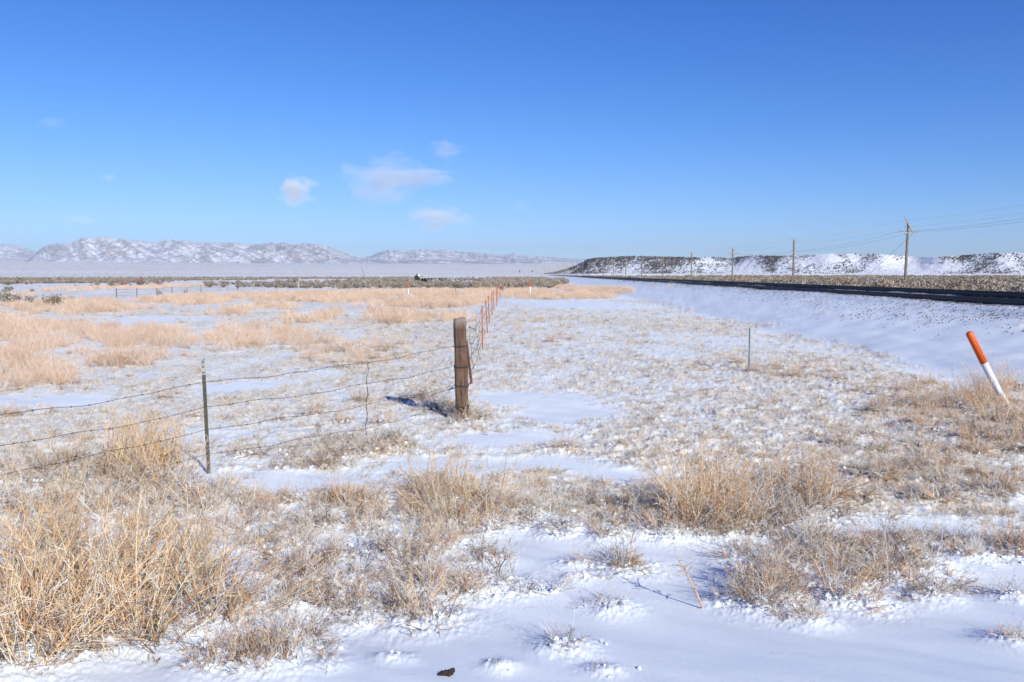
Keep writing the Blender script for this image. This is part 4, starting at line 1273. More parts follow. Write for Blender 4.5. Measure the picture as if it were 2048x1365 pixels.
# ------------------------------------------------------------------ marker posts
M_ORANGE = simple("orange plastic", (0.74, 0.115, 0.016), 0.5, 0.16, 9)
M_WHITE = simple("white plastic", (0.72, 0.735, 0.76), 0.55, 0.12, 22)
M_INK = simple("faded dark print", (0.16, 0.022, 0.010), 0.7, 0.3, 40)
def marker(base, top, r, split, label, worn=False):
    v = Vector(top) - Vector(base); L = v.length
    root = empty("marker_post", base, 0, label, 'marker post', 'orange and white marker posts')
    zx = v.normalized(); yx = (Vector((0, 1, 0)) - zx * zx.y).normalized(); xx = yx.cross(zx)
    from mathutils import Matrix
    rot = Matrix((xx, yx, zx)).transposed().to_euler()
    a = MB(); k = L * split
    bend = 0.04 * L if worn else 0.0
    a.tube([(bend * 0.8, 0, -0.12), (bend * 0.5, 0, 0.1 * L), (bend * 0.15, 0, 0.25 * L), (0, 0, 0.42 * L), (0, 0, k)], [r * 0.86, r * 0.88, r * 0.95, r, r], 20)
    o = a.build("white_tube", M_WHITE, root, smooth=True); o.rotation_euler = rot
    c = MB(); rr = r * 1.05
    c.tube([(0, 0, k - 0.005), (0, 0, L - rr * 0.75), (0, 0, L - rr * 0.35), (0, 0, L - rr * 0.1), (0, 0, L)], [rr, rr, rr * 0.88, rr * 0.6, rr * 0.12], 20)
    o2 = c.build("orange_sleeve", M_ORANGE, root, smooth=True); o2.rotation_euler = rot
    if worn:
        # worn print running down the sleeve: only broken strokes are left
        g = MB(); q = rr + 0.0012
        def stroke(a0, z0, a1, z1, w=0.004):
            n = 5; pts = [(a0 + (a1 - a0) * t / n, z0 + (z1 - z0) * t / n) for t in range(n + 1)]
            for (aa, za), (ab, zb) in zip(pts[:-1], pts[1:]):
                pa = Vector((q * math.sin(aa), -q * math.cos(aa), za)); pb = Vector((q * math.sin(ab), -q * math.cos(ab), zb))
                d = (pb - pa).normalized(); nrm = Vector((math.sin(aa), -math.cos(aa), 0)); sd = d.cross(nrm) * w / 2
                g.add([pa - sd, pa + sd, pb + sd, pb - sd], [(0, 1, 2, 3)])
        z = k + 0.06
        random.seed(3)
        for i in range(9):
            if i in (2,): z += 0.037; continue
            b0 = 0.25 + random.uniform(-0.1, 0.1)
            for _ in range(random.randint(2, 3)):
                stroke(b0 + random.uniform(-0.3, 0.3), z + random.uniform(-0.012, 0.012), b0 + random.uniform(-0.3, 0.3), z + random.uniform(-0.012, 0.012), random.uniform(0.003, 0.006))
            z += 0.037
        o3 = g.build("worn_lettering", M_INK, o2)
bm = gp(2016, 822)
marker(bm, at_dist(1937, 664, bm.y - 0.02), 0.050, 0.615, 'large leaning orange and white marker post in the weeds at the right', True)
b = gp(817.5, 595); marker(b, at_dist(815.5, 566.5, b.y), 0.058, 0.62, 'orange and white marker post in the tan grass, the one left of the fence line')
b = gp(1060.5, 593); marker(b, at_dist(1059.5, 562.5, b.y), 0.058, 0.64, 'orange and white marker post in the tan grass, the one right of the fence line')
b = gp(162, 604); s = b.y / F
m = MB(); m.tube([(0, 0, -0.1), (0, 0, 17 * s * 0.5), (-0.06, 0, 17 * s)], [2.0 * s * 0.55, 1.8 * s * 0.5, 1.3 * s * 0.5], 10)
st = empty("survey_stake", b, 0, 'plain orange stake in the tan grass far on the left', 'stake'); m.build("stake", simple("faded orange paint", (0.85, 0.33, 0.14), 0.6, 0.1), st)

# grey channel post
def channel_post():
    b = gp(1497, 744); h = (744 - 655) / F * b.y
    root = empty("channel_post", b, 0, 'grey galvanised channel post standing alone in the snowy field', 'channel post')
    root.rotation_euler = (0, -0.004, 0.2)
    m = MB()
    prof = [(-.030,-.012),(-.013,-.012),(-.010,.016),(.010,.016),(.013,-.012),(.030,-.012),(.030,-.008),(.016,-.008),(.013,.020),(-.013,.020),(-.016,-.008),(-.030,-.008)]
    m.prism(prof, [(0, 0, -0.15), (0, 0, h)], up=Vector((0, 1, 0)))
    o = m.build("channel", M_GREY, root)
    g = MB()
    for k in range(int(h / 0.026)): g.tube([(0, 0.0155, 0.03 + k * 0.026), (0, 0.0150, 0.03 + k * 0.026)], 0.0045, 8)
    g.build("bolt_holes", M_DARKSLOT, root)
channel_post()

# lone thin stakes and old posts in the grass
def stake(px, ty, by, r, mat, label, cat='stake', group=None, lean=0.0, name='stake'):
    b = gp(px, by); h = (by - ty) / F * b.y
    root = empty(name, b, 0, label, cat, group)
    m = MB(); m.tube([(0, 0, -0.15), (lean * 0.5, 0, h * 0.5), (lean, 0, h)], [r, r * 0.9, r * 0.8], 7)
    m.build("shaft", mat, root)
M_OLD = simple("old dark post", (0.12, 0.085, 0.06), 0.9, 0.3, 8)
stake(1152, 589, 619, 0.012, simple("dry cane", (0.42, 0.34, 0.28), 0.8), 'very thin pale stake on the snow right of the orange posts')
stake(911, 573, 590, 0.03, M_OLD, 'thin dark steel post in the tan grass left of the fence line')
for i, (px, ty, by, lb) in enumerate(((960, 555.5, 562.5, 'short dark wooden post in the brush, leftmost of the row'), (974, 556, 565.5, 'thick dark wooden post in the brush, second of the row'), (986, 556.5, 562, 'small dark post in the brush, third of the row'), (990, 554.5, 558.5, 'tiny dark post in the brush, fourth of the row'), (993, 554, 557.5, 'tiny dark post in the brush, farthest of the row'))):
    stake(px, ty, by, (0.15, 0.16, 0.14, 0.14, 0.14)[i], M_OLD, lb, 'old post', 'dark posts in the brush', name='old_post')
stake(1731, 562, 575, 0.05, M_OLD, 'dark leaning stub in the brush beyond the rails', 'old post', None, 0.35, name='old_post')

# signals by the far rails
for px, ty, by, lb in ((1039.5, 541.5, 552.5, 'distant dark signal on a thin mast, left of two'), (1064.5, 541, 552, 'distant dark signal on a thin mast, right of two')):
    d = 560.0; b = at_dist(px, by, d); b.z = float(H(np.array([b.x]), np.array([d]))[0]); t = at_dist(px, ty, d); h = t.z - b.z
    root = empty("railway_signal", b, 0, lb, 'railway signal', 'distant railway signals')
    m = MB(); m.tube([(0, 0, -0.2), (0, 0, h)], 0.09, 8); m.build("mast", M_GREY, root)
    m = MB(); m.box((0, -0.1, h - 0.5), (0.62, 0.3, 1.1)); m.tube([(0, -0.27, h - 0.25), (0, -0.5, h - 0.25)], 0.14, 10); m.tube([(0, -0.27, h - 0.7), (0, -0.5, h - 0.7)], 0.14, 10)
    m.build("signal_head", simple("black paint", (0.015, 0.015, 0.015), 0.6), root)

# old timber crossing with its black end block, behind the brush
def crossing():
    d = 190.0
    a = at_dist(838, 559.5, d); e = at_dist(884, 557.5, d + 25)
    root = empty("timber_bridge", a, 0, 'low snow topped timber bridge with a black block at its left end, behind the brush', 'bridge')
    inv = Vector(a); blk = simple("tarred timber", (0.012, 0.011, 0.011), 0.8); pal = simple("pale snowy planks", (0.50, 0.52, 0.48), 0.8)
    zg = float(H(np.array([a.x]), np.array([d]))[0])
    m = MB(); n = 9
    for k in range(n):
        p = Vector(a).lerp(Vector(e), k / (n - 1)) - inv
        m2 = MB(); m2.box((p.x, p.y, p.z - 0.20), (0.34, 0.34, 0.64)); m2.build("pile", blk, root)
    v = Vector(e) - inv; rot = Vector((1, 0, 0)).rotation_difference(v.normalized()).to_matrix()
    m = MB(); m.box(v / 2 + Vector((0, 0, 0.20)), (v.length, 0.4, 0.16), rot); m.build("beam", blk, root)
    m = MB(); m.box(v / 2 + Vector((0, 0, 0.36)), (v.length, 2.4, 0.15), rot); m.build("deck", pal, root)
    m = MB(); m.box((-0.55, 0, 0.35), (0.75, 0.5, 1.1)); m.box((-0.25, 0, 0.75), (0.42, 0.4, 0.95), Vector((1, 0, 0)).rotation_difference(Vector((0.9, 0, 0.35)).normalized()).to_matrix()); m.build("end_block", blk, root)
    m = MB(); m.tube([(0.02, -0.27, 0.95), (0.02, -0.34, 0.95)], 0.26, 16); m.build("white_disc", M_WHITE, root)
    m = MB(); m.tube([(1.5, 0.5, 0.4), (1.5, 0.5, 0.8)], 0.10, 8); m.box((1.55, 0.5, 0.85), (0.35, 0.2, 0.16)); m.build("bollard", pal, root)
crossing()

# white hourglass marker far left
d = 300.0; b = at_dist(446.5, 561.5, d); s = d / F
root = empty("valve_marker", b, 0, 'small white hourglass shaped marker in the dark scrub', 'marker')
m = MB(); m.tube([(0, 0, -0.3), (0, 0, 0.1 * s), (0, 0, 1.6 * s), (0, 0, 2.2 * s), (0, 0, 3.6 * s), (0, 0, 4.0 * s)], [1.0 * s, 1.2 * s, 0.4 * s, 0.4 * s, 1.1 * s, 0.8 * s], 12); m.build("hourglass_body", M_WHITE, root)

# dark clod on the near snow
b = gp(894, 1358)
V = ICO2[0].copy(); n = fbm(V[:, 0] * 1.6 + 3, V[:, 1] * 1.6 + V[:, 2], 4, 601)
V = V * (1 + 1.1 * n)[:, None] * np.array([0.030, 0.017, 0.020]) ; V[:, 2] += 0.016 * (V[:, 0] > 0.002) * sstep(0, 0.02, V[:, 0]) + 0.018
tag(obj("dirt_clod", mesh_from("dirt_clod", V, ICO2[1], simple("dark dung", (0.035, 0.022, 0.016), 0.95, 0.4, 60), True), None, b), 'small dark brown clod on the smooth snow at the bottom edge', 'clod')
# twisted branch scraps on the far snow, and the dead snag
def snag():
    d = 185.0; s = d / F
    b = at_dist(733, 566, d); b.z = float(H(np.array([b.x]), np.array([d]))[0])
    root = empty("dead_tree", b, 0, 'broken dead tree with one long bare limb leaning left above the brush', 'dead tree')
    bark = simple("bare grey wood", (0.27, 0.22, 0.18), 0.9, 0.35, 4)
    u = 1.05 * s
    def P(px, py): return ((px - 733) * u, random.uniform(-0.3, 0.3), (566 - py) * u)
    m = MB(); m.tube([P(734, 568), P(733, 560), P(732, 553)], [1.6*u, 1.4*u, 0.9*u], 8); m.tube([P(736, 568), P(736.5, 560), P(736, 555), P(738, 553)], [1.4*u, 1.3*u, 1.0*u, 0.5*u], 8)
    m.build("trunk", bark, root)
    m = MB(); m.tube([P(732, 556), P(729, 550), P(726.5, 544), P(724.5, 538), P(723, 533)], [0.8*u, 0.65*u, 0.5*u, 0.35*u, 0.15*u], 7); m.build("limb", bark, root)
    m = MB(); m.tube([P(737, 555), P(739, 555), P(740.5, 561), P(741, 566)], [0.8*u, 0.7*u, 0.5*u, 0.25*u], 7); m.build("limb", bark, root)
    for q in ([(724, 564), (721, 557), (719, 553)], [(723, 563), (720, 558), (722, 552), (723.5, 549)], [(728, 551), (726, 552)], [(729, 565), (730.5, 562), (729, 559)]):
        m = MB(); m.tube([P(*k) for k in q], [0.5*u] + [0.35*u] * (len(q) - 2) + [0.15*u], 6); m.build("limb", bark, root)
snag()

# ------------------------------------------------------------------ foreground weeds, each its own object
SETS = {}
def mk(key, nvar, **kw):
    SETS[key] = [clump("weed_stems", **kw) for _ in range(nvar)]
mk('gold', 5, pal='gold', n=30, h=0.88, spread=1.05, base=0.14, br=7, sub=2, rad=0.0034, droop=0.03, wob=0.09, tip_frost=0.15, blen=0.32)
mk('straw', 5, pal='straw', n=22, h=0.60, spread=0.95, base=0.18, br=7, sub=2, rad=0.0028, droop=0.04, tip_frost=0.25)
mk('rust', 5, pal='rust', n=22, h=0.58, spread=0.85, base=0.18, br=8, sub=3, rad=0.0028, droop=0.06, tip_frost=0.2, blen=0.30)
mk('grey', 3, pal='grey', n=30, h=0.52, spread=1.2, base=0.30, br=6, sub=2, rad=0.0025, droop=0.0, tip_frost=0.3)
mk('frost', 5, pal='frost', n=22, h=0.48, spread=1.25, base=0.26, br=7, sub=3, rad=0.0027, droop=0.02, tip_frost=0.5, blen=0.40)
mk('twig', 3, pal='litter', n=12, h=0.50, spread=1.25, base=0.12, br=8, sub=4, rad=0.0030, droop=0.03, blen=0.42, tip_frost=0.35)
mk('upright', 2, pal='gold', n=34, h=0.72, spread=0.25, base=0.30, br=8, sub=2, rad=0.0036, droop=0.02, blen=0.20)
CAPS = [caps_mesh("snow_cap", 34, 0.26, 0.17, 0.008, 0.034) for _ in range(5)]

for w in WEEDS:
    me = random.choice(SETS[w['set']])
    o = bpy.data.objects.new(w['name'], me); COL.objects.link(o)
    fs = 0.74 if w['loc'].y < 9 else (0.85 if w['loc'].y < 40 else 1.2)
    o.location = w['loc']; o.scale = (w['s'] * fs,) * 3
    tl = 0.16
    o.rotation_euler = (random.gauss(0, tl), random.gauss(0.10 if w['set'] in ('straw', 'frost', 'rust') else 0.05, tl), random.uniform(0, 2 * PI))
    if w['group'] and 'lower left' in w['group']:       # the thicket splays to both sides
        o.rotation_euler = (random.gauss(-0.05, 0.12), max(-0.35, min(0.75, 0.38 * (w['loc'].x + 2.25))) + random.gauss(0, 0.1), 0)
        o.rotation_euler.rotate_axis('Z', random.uniform(0, 2 * PI))
    tag(o, w['label'], w['cat'], w['group'])
    if w['caps']:
        c = bpy.data.objects.new("snow_cap", random.choice(CAPS)); COL.objects.link(c); c.parent = o; c['kind'] = 'stuff'
        c.rotation_euler = (0, 0, random.uniform(0, 6)); k = random.uniform(0.75, 1.15); c.scale = (k, k, k * 0.75)

# thick bent stalks on the near snow
def stalk(pts_px, base_d, r, label, n_tw=14):
    b = gp(*pts_px[0])
    m = MB(); P = [Vector((0, 0, -0.02))]
    for k, (px, py) in enumerate(pts_px[1:]):
        q = at_dist(px, py, b.y + 0.03 * (k + 1)); P.append(q - b)
    m.tube(P, [r * (1 - 0.55 * i / (len(P) - 1)) for i in range(len(P))], 7)
    o = m.build("weed_stalk", simple("stalk", (0.60, 0.36, 0.20), 0.8, 0.3, 30), None, b)
    tag(o, label, 'weed stalk')
    t = MB()
    for _ in range(n_tw):
        i = random.randrange(1, len(P) - 1) if len(P) > 2 else 0; a = P[i].lerp(P[i + 1], random.random())
        d = Vector((random.gauss(0, 1), random.gauss(0, 0.6), random.uniform(-0.1, 1))).normalized() * random.uniform(0.04, 0.12)
        t.tube([a, a + d * 0.5 + Vector((0, 0, 0.008)), a + d], [0.0026, 0.002, 0.0012], 4)
        e = a + d * 0.6
        for _ in range(2):
            t.tube([e, e + Vector((random.gauss(0, 1), random.gauss(0, 1), random.uniform(0, 1))) * 0.022], [0.0016, 0.001], 4)
    t.build("twig", simple("twig bark", (0.52, 0.40, 0.30), 0.8, 0.3, 30), o)
stalk([(1408,1218),(1394,1188),(1380,1160),(1368,1140),(1358,1122)], 0, 0.0062, 'thick bent orange stalk standing bare on the smooth snow', 16)
stalk([(1652,1192),(1648,1165),(1638,1140),(1625,1115),(1606,1098)], 0, 0.0075, 'pale orange stalk arching left out of the lower right strip', 8)
stalk([(95,1290),(80,1240),(66,1190),(58,1130),(52,1080)], 0, 0.0080, 'thick yellow stalk standing tall in front of the golden thicket', 18)
stalk([(995,820),(952,800),(948,790)], 0, 0.004, 'short pale twig beside the wooden post', 4)
stalk([(918,846),(928,826),(934,806),(938,788)], 0, 0.005, 'forked pale twig rising in front of the wooden post', 8)

# ------------------------------------------------------------------ masses nobody could count
def sample_poly(polys, dens_per_m2, ymin, ymax, xmin, xmax, fn=None):
    """random ground points inside pixel polygons"""
    area = (ymax - ymin) * (xmax - xmin)
    n = int(area * dens_per_m2)
    x = rng.uniform(xmin, xmax, n); y = rng.uniform(ymin, ymax, n)
    ok = np.abs(x) < 0.75 * y + 2
    x, y = x[ok], y[ok]
    z = H(x, y)
    px, py = proj(x, y, z)
    ins = np.zeros(len(x), bool)
    for p in polys: ins |= inpoly(px, py, p)
    x, y, z, px, py = x[ins], y[ins], z[ins], px[ins], py[ins]
    if fn is not None:
        k = rng.uniform(size=len(x)) < fn(x, y)
        x, y, z = x[k], y[k], z[k]
    return np.stack([x, y, z], 1)

# tan bunch grass bands on the plain
BAND = [clump("grass_stems", 'band', n=36, h=0.46, spread=0.85, base=0.45, br=6, sub=2, rad=0.0030, droop=0.0, wob=0.10, blen=0.34) for _ in range(4)]
BANDF = [clump("grass_stems", 'band', n=34, h=0.46, spread=0.85, base=0.50, br=5, sub=1, rad=0.0055, droop=0.0, wob=0.10, blen=0.34) for _ in range(4)]
def patchy(seed, lo=-0.25, hi=0.15, sx=0.10, sy=0.06):
    return lambda x, y: sstep(lo, hi, fbm(x * sx, y * sy, 4, seed))
near_polys = [[(-200,655),(60,650),(200,655),(330,668),(480,655),(600,655),(610,690),(560,705),(430,712),(300,735),(150,740),(140,775),(-200,790)],
              [(560,690),(640,680),(740,705),(720,740),(640,735)]]
p1 = sample_poly(near_polys, 5.0, 14, 36, -30, 0, patchy(701, -0.30, 0.15, 0.45, 0.30))
far_polys = [[(-150,620),(0,612),(60,628),(90,640),(200,628),(330,616),(480,604),(560,603),(640,606),(640,588),(560,588),(400,592),(240,605),(150,603),(60,612)],
             [(590,600),(640,606),(700,614),(800,616),(900,620),(985,606),(1005,588),(990,579),(900,582),(800,584),(700,584),(600,588)],
             [(830,640),(900,628),(960,640),(945,655),(860,665)], [(690,640),(760,620),(850,625),(870,650),(770,660)],
             [(560,640),(680,625),(690,655),(600,665)], [(415,620),(490,618),(490,632),(415,632)],
             [(500,612),(590,612),(590,620),(500,620)], [(-100,640),(110,640),(110,650),(-100,650)]]
strip_polys = [[(-100,596),(0,588),(110,578),(250,574),(420,570),(470,570),(420,575),(250,580),(130,585),(0,598),(-100,604)], [(-100,612),(60,603),(160,606),(60,618),(-100,626)]]
p5s = sample_poly(strip_polys, 0.9, 50, 190, -140, -20, patchy(715, -0.25, 0.2, 0.10, 0.06))
p2 = sample_poly(far_polys, 3.6, 34, 110, -75, 6, patchy(711, -0.28, 0.18, 0.25, 0.12))
right_polys = [[(1008,583),(1060,580),(1130,588),(1190,592),(1250,597),(1200,598),(1120,600),(1050,600),(1010,597)],
               [(1108,575),(1150,574),(1230,577),(1266,580),(1262,588),(1200,589),(1130,582)]]
p3 = sample_poly(right_polys, 4.5, 55, 140, -4, 24, patchy(721, -0.3, 0.15, 0.25, 0.10))
scatter("dry_grass", p1, (0.45 + 0.75 * rng.uniform(0, 1, len(p1)) ** 1.5), BAND, 'tan dry grass band across the left of the snowy field', 'dry grass')
pp = np.concatenate([p2, p3, p5s]); scatter("dry_grass", pp, (0.5 + 0.8 * rng.uniform(0, 1, len(pp)) ** 1.5), BANDF, 'tan dry grass strips farther out on the snowy plain, both sides of the orange posts', 'dry grass')
# loose single tussocks between the bands
p4 = sample_poly([[(-100,600),(1000,585),(1150,640),(1250,760),(900,740),(560,760),(-100,800)]], 0.20, 13, 75, -50, 5, patchy(731, 0.0, 0.35, 0.3, 0.2))
scatter("grass_tussocks", p4, rng.uniform(0.4, 0.8, len(p4)), BAND, 'loose straw tussocks dotted over the patchy snow between the grass bands', 'grass tussocks')

# low dead bunch grass over the crusted snow
TUFT = [clump("tuft_stems", p, n=34, h=0.085, spread=1.25, base=0.75, br=3, sub=0, rad=0.0019, droop=-0.05, blen=0.6) for p in ('stubble', 'frost', 'frost', 'grey', 'straw', 'frost', 'stubble', 'litter')]
n = 95000
y = 6.0 + rng.uniform(0, 1, n) ** 1.5 * 42; x = rng.uniform(-1, 1, n) * (0.70 * y + 1)
c = crust_map(x, y); k = (x < track_x(y) - 3.5) & (rng.uniform(size=n) < c * (0.35 + 0.65 * sstep(-0.1, 0.4, fbm(x * 1.7, y * 1.7, 3, 741))) * 0.75)
x, y, c = x[k], y[k], c[k]
z = H(x, y) + micro(x, y, c, litter_map(x, y)) - 0.01
scatter("dead_grass", np.stack([x, y, z], 1), (0.40 + 0.9 * rng.uniform(0, 1, len(x)) ** 1.8) * (1 + 0.3 * sstep(15, 35, y)), TUFT, 'short frosted dead grass covering the crusted snow field', 'dead grass', 0.25)

# crumbs of snow and litter lying among the foreground weeds
lit_pts = []
for w in WEEDS:
    if w['loc'].y < 13:
        for _ in range(int(25 * w['s'] * (1.5 if w['caps'] else 0.8))):
            a = random.uniform(0, 2 * PI); q = abs(random.gauss(0, 0.17 * w['s'] + 0.03)); lit_pts.append((w['loc'].x + q * math.cos(a), w['loc'].y + q * math.sin(a), w['s']))
lp = np.array(lit_pts); x, y, lsc = lp[:, 0], lp[:, 1], np.clip(lp[:, 2], 0.2, 1.0)
z = H(x, y) + micro(x, y, crust_map(x, y), litter_map(x, y))
jl = rng.uniform(size=len(x)) < 0.5
scatter("snow_lumps", np.stack([x, y, z + 0.005], 1)[jl], (rng.uniform(0.007, 0.030, len(x)) * (0.35 + 0.65 * lsc))[jl], [lumps("lump", M_SNOWCAP, [(0, 0, 0)], [1.0], ICO2, 0.6, 0.6) for _ in range(5)], 'crumbly snow lumps caught among the foreground weeds', 'snow lumps', 0.4)
LEAF = [clump("litter_stems", p, n=26, h=0.13, spread=1.5, base=0.8, br=4, sub=2, rad=0.0022, droop=-0.10, blen=0.6) for p in ('litter', 'litter', 'rust', 'frost')]
j = rng.uniform(size=len(x)) < 0.30
scatter("weed_litter", np.stack([x, y, z], 1)[j], rng.uniform(0.6, 1.5, j.sum()) * lsc[j], LEAF, 'matted dead stalks and litter under the foreground weeds', 'weed litter', 0.4)

SNL = [clump("snowy_stems", 'snowy', n=14, h=0.085, spread=1.55, base=1.1, br=3, sub=1, rad=0.0042, droop=-0.10, wob=0.3, blen=0.5) for _ in range(4)]
j = rng.uniform(size=len(x)) < 0.35
scatter("snow_litter", np.stack([x, y, z - 0.01], 1)[j], rng.uniform(0.5, 1.1, j.sum()) * lsc[j], SNL, 'snow coated fallen stalks under the foreground weeds', 'snowy litter', 0.4)

# brush on the plain
SG = [sage("sage_leaves", p, 520, 0.8, 0.75, 0.075) for p in ('sage', 'sage', 'tansage', 'sage')]
SGT = [sage("sage_leaves", p, 520, 0.8, 0.8, 0.075) for p in ('tansage', 'sage', 'tansage', 'tansage')]
WL = [sage("willow_leaves", 'willow', 520, 1.0, 0.9, 0.08) for _ in range(2)]
# beyond the rails
n = 11000
y = 26 + rng.uniform(0, 1, n) ** 1.35 * 430; x = track_x(y) + 5.0 + rng.uniform(0, 1, n) * (0.80 * y + 10)
dn = 0.50 + 1.9 * fbm(x * 0.06, y * 0.03, 4, 751)
k = (rng.uniform(size=n) < dn) & (x < 0.95 * y + 10)
# stop at the mesa foot
px_, _ = proj(x, y, H(x, y)); k &= y < profile(RFOOT, px_) - 5
x, y = x[k], y[k]
scatter("sagebrush", np.stack([x, y, H(x, y)], 1), (0.45 + 0.95 * rng.uniform(0, 1, len(x)) ** 2), SGT + SG[:3], 'grey brown sagebrush covering the flat between the rails and the mesa', 'sagebrush')
# left and centre belt
n = 17000
y = 118 + rng.uniform(0, 1, n) ** 1.3 * 400; x = rng.uniform(-0.80, 0.05, n) * y
k = x < track_x(y) - 9
dn = 0.05 + 2.3 * fbm(x * 0.022, y * 0.009, 4, 761) + 0.50 * sstep(170, 330, y) - 0.4 * sstep(380, 520, y) - 0.35 * (1 - sstep(120, 150, y)) * (x / y < -0.28)
k &= rng.uniform(size=n) < dn
x, y = x[k], y[k]
scatter("sagebrush", np.stack([x, y, H(x, y)], 1), (0.35 + 0.75 * rng.uniform(0, 1, len(x)) ** 1.6), SG + SGT[2:], 'dark grey sagebrush belt across the plain left of the rails', 'sagebrush')
# thicker brush near the fence line and the rails' left side
p5 = sample_poly([[(985,560),(1040,556),(1070,562),(1062,580),(1000,583),(955,575)], [(1085,566),(1125,562),(1135,568),(1100,577),(1082,577)]], 0.35, 90, 330, -10, 14)
scatter("sagebrush", p5, rng.uniform(0.8, 1.3, len(p5)), SGT, 'tan brush beyond the end of the orange posts', 'sagebrush')

# single shrubs one can pick out
SHR = [
 (20,609,'sage',2.3,'large grey shrub at the left edge of the far flat'), (62,606,'sage',1.3,'small grey shrub right of the large one at the left edge'),
 (103,612,'tansage',2.0,'brown shrub with upright tips between the grey shrubs and the orange stake'), (141,602,'tansage',0.8,'small brown shrub just left of the orange stake'),
 (8,587,'sage',1.6,'dark shrub behind, at the very left edge'), (20,583,'sage',1.9,'dark rounded shrub beside the one at the very left edge'), (63,584,'tansage',1.1,'little yellowish shrub on a stem at the left'),
 (252,572,'willow',2.6,'reddish shrub in the scrub belt, leftmost of three'), (282,571,'willow',3.0,'reddish shrub in the scrub belt, tallest of three'), (317,572,'willow',2.1,'reddish shrub in the scrub belt, lowest of three'),
 (420,575,'sage',2.2,'grey brown shrub left of the pale far fence posts'), (447,575,'sage',2.4,'dark grey shrub between the pale far fence posts'),
 (540,575,'sage',2.2,'dark bushy shrub left of the pale wooden post, outermost'), (566,574,'sage',2.6,'dark bushy shrub left of the pale wooden post, middle'), (588,574,'sage',3.4,'tallest dark shrub behind the pale wooden post'),
 (618,575,'sage',2.6,'dark bushy shrub right of the pale wooden post, nearest'), (645,575,'sage',2.0,'dark bushy shrub right of the pale wooden post, outermost'),
 (752,573,'sage',2.6,'grey shrub right of the dead tree'), (810,568,'sage',2.4,'rounded grey shrub behind the left marker post'), (790,564,'tansage',1.4,'small orange tinted shrub right of the dead tree'),
 (829,568,'sage',1.6,'small grey shrub under the black block of the timber bridge'), (847,566,'sage',1.8,'grey shrub before the middle of the timber bridge'), (867,570,'sage',2.6,'large rounded grey shrub before the timber bridge'),
 (895,568,'sage',2.8,'large grey shrub at the right end of the timber bridge'), (845,574,'sage',1.5,'low grey shrub nearest to the grass below the timber bridge'), (955,573,'tansage',2.0,'tan shrub below the dark wooden posts'),
 (718,570,'sage',2.0,'grey shrub at the foot of the dead tree'), (1012,575,'sage',2.4,'dark shrub right behind the end of the orange posts'), (1045,577,'sage',2.2,'dark shrub just left of the right marker post'),
 (1020,592,'tansage',0.1,None),
]
for px, by, kd, hgt, lb in SHR:
    if lb is None: continue
    b = gp(px, by)
    me = random.choice({'sage': SG[:2], 'tansage': SGT[2:], 'willow': WL}[kd])
    o = bpy.data.objects.new("desert_shrub", me); COL.objects.link(o)
    s = hgt * min(1.25, b.y / 130) * (1.25 if b.y < 90 else (0.46 if kd == 'willow' else 0.60))
    o.location = b; o.scale = (s, s, s * 0.9); o.rotation_euler = (0, 0, random.uniform(0, 6))
    tag(o, lb, 'shrub', 'shrubs one can pick out on the plain')

# ------------------------------------------------------------------ clouds
def cloud_mat(seed):
    m = bpy.data.materials.new("cloud vapour"); m.use_nodes = True
    nt = m.node_tree; nt.nodes.clear()
    out = nd(nt, "ShaderNodeOutputMaterial"); pv = nd(nt, "ShaderNodeVolumePrincipled")
    pv.inputs["Color"].default_value = (1.0, 0.94, 0.945, 1); pv.inputs["Anisotropy"].default_value = -0.55
    tc = nd(nt, "ShaderNodeTexCoord"); v = tc.outputs["Object"]
    off = nd(nt, "ShaderNodeVectorMath", operation='ADD'); off.inputs[1].default_value = (seed, seed * 2, 0); nt.links.new(v, off.inputs[0])
    n = noise(nt, 1.6, 3, 0.55, off.outputs[0], 0.5)
    ln = nd(nt, "ShaderNodeVectorMath", operation='LENGTH'); nt.links.new(v, ln.inputs[0])
    # denser in the middle, breaking up towards the rim
    e = mth(nt, 'ADD', mth(nt, 'MULTIPLY', ln.outputs["Value"], -0.55), -0.17)
    dn = mth(nt, 'MULTIPLY', mth(nt, 'ADD', n, e), 3.6, True)
    return m, nt, pv, out, dn
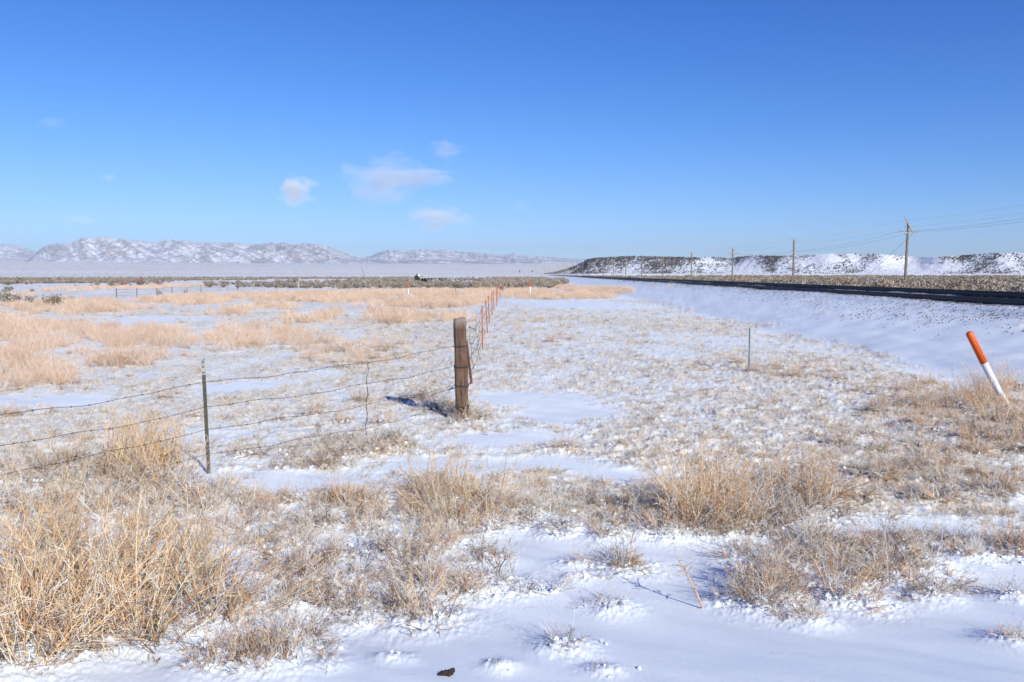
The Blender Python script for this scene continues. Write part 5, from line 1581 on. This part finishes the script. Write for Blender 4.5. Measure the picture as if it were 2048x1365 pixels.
CL = [(592,384,42,30,1.1,'small white puff of cloud, brightest and leftmost of the bunch'),
      (775,350,96,44,0.75,'widest thin cloud in the middle of the sky'),
      (752,385,60,34,0.5,'ragged lower tail under the widest thin cloud'),
      (868,434,74,28,0.8,'low pinkish cloud nearest to the horizon'),
      (892,302,40,22,0.35,'faint wisp above and right of the widest cloud'),
      (850,356,66,20,0.6,'thin streak touching the right side of the widest cloud'),
      (218,355,22,8,0.16,'tiny faint streak over the main ridge'),
      (165,438,36,14,0.10,'faint low wisp above the left end of the main ridge'),
      (100,244,34,14,0.07,'very faint wisp high in the left sky'),
      (1044,414,26,18,0.10,'very faint wisp right of the low pinkish cloud'),
      (1040+0,330,30,16,0.0,None)]
for i, (px, py, rx, ry, dn_, lb) in enumerate(CL):
    if lb is None: continue
    d = 26000.0
    c = at_dist(px, py, d); s = d / F
    m, nt, pv, out, dn = cloud_mat(i * 7.7 + 1)
    nt.links.new(mth(nt, 'MULTIPLY', dn, 0.0016 * dn_ * 60 / max(rx, 30)), pv.inputs["Density"])
    nt.links.new(pv.outputs["Volume"], out.inputs["Volume"])
    me = mesh_from("cloud", ICO2[0], ICO2[1], m, True)
    o = obj("cloud", me, None, c); o.scale = (rx * s * 1.5, rx * s * 0.9, ry * s * 1.5)
    tag(o, lb, 'cloud', 'small clouds over the plain')

# ------------------------------------------------------------------ haze
mh = bpy.data.materials.new("haze"); mh.use_nodes = True
nt = mh.node_tree; nt.nodes.clear()
out = nd(nt, "ShaderNodeOutputMaterial"); pv = nd(nt, "ShaderNodeVolumePrincipled")
pv.inputs["Color"].default_value = (0.80, 0.86, 1.0, 1); pv.inputs["Density"].default_value = 0.000038; pv.inputs["Anisotropy"].default_value = 0.1
nt.links.new(pv.outputs["Volume"], out.inputs["Volume"])
hb = MB(); hb.box((0, 0, 0), (30000, 32000, 524)); 
hz = hb.build("haze", mh, None, (0, 0, 252))
tag(hz, 'thin pale haze in the air over the whole plain', 'haze', kind='stuff')
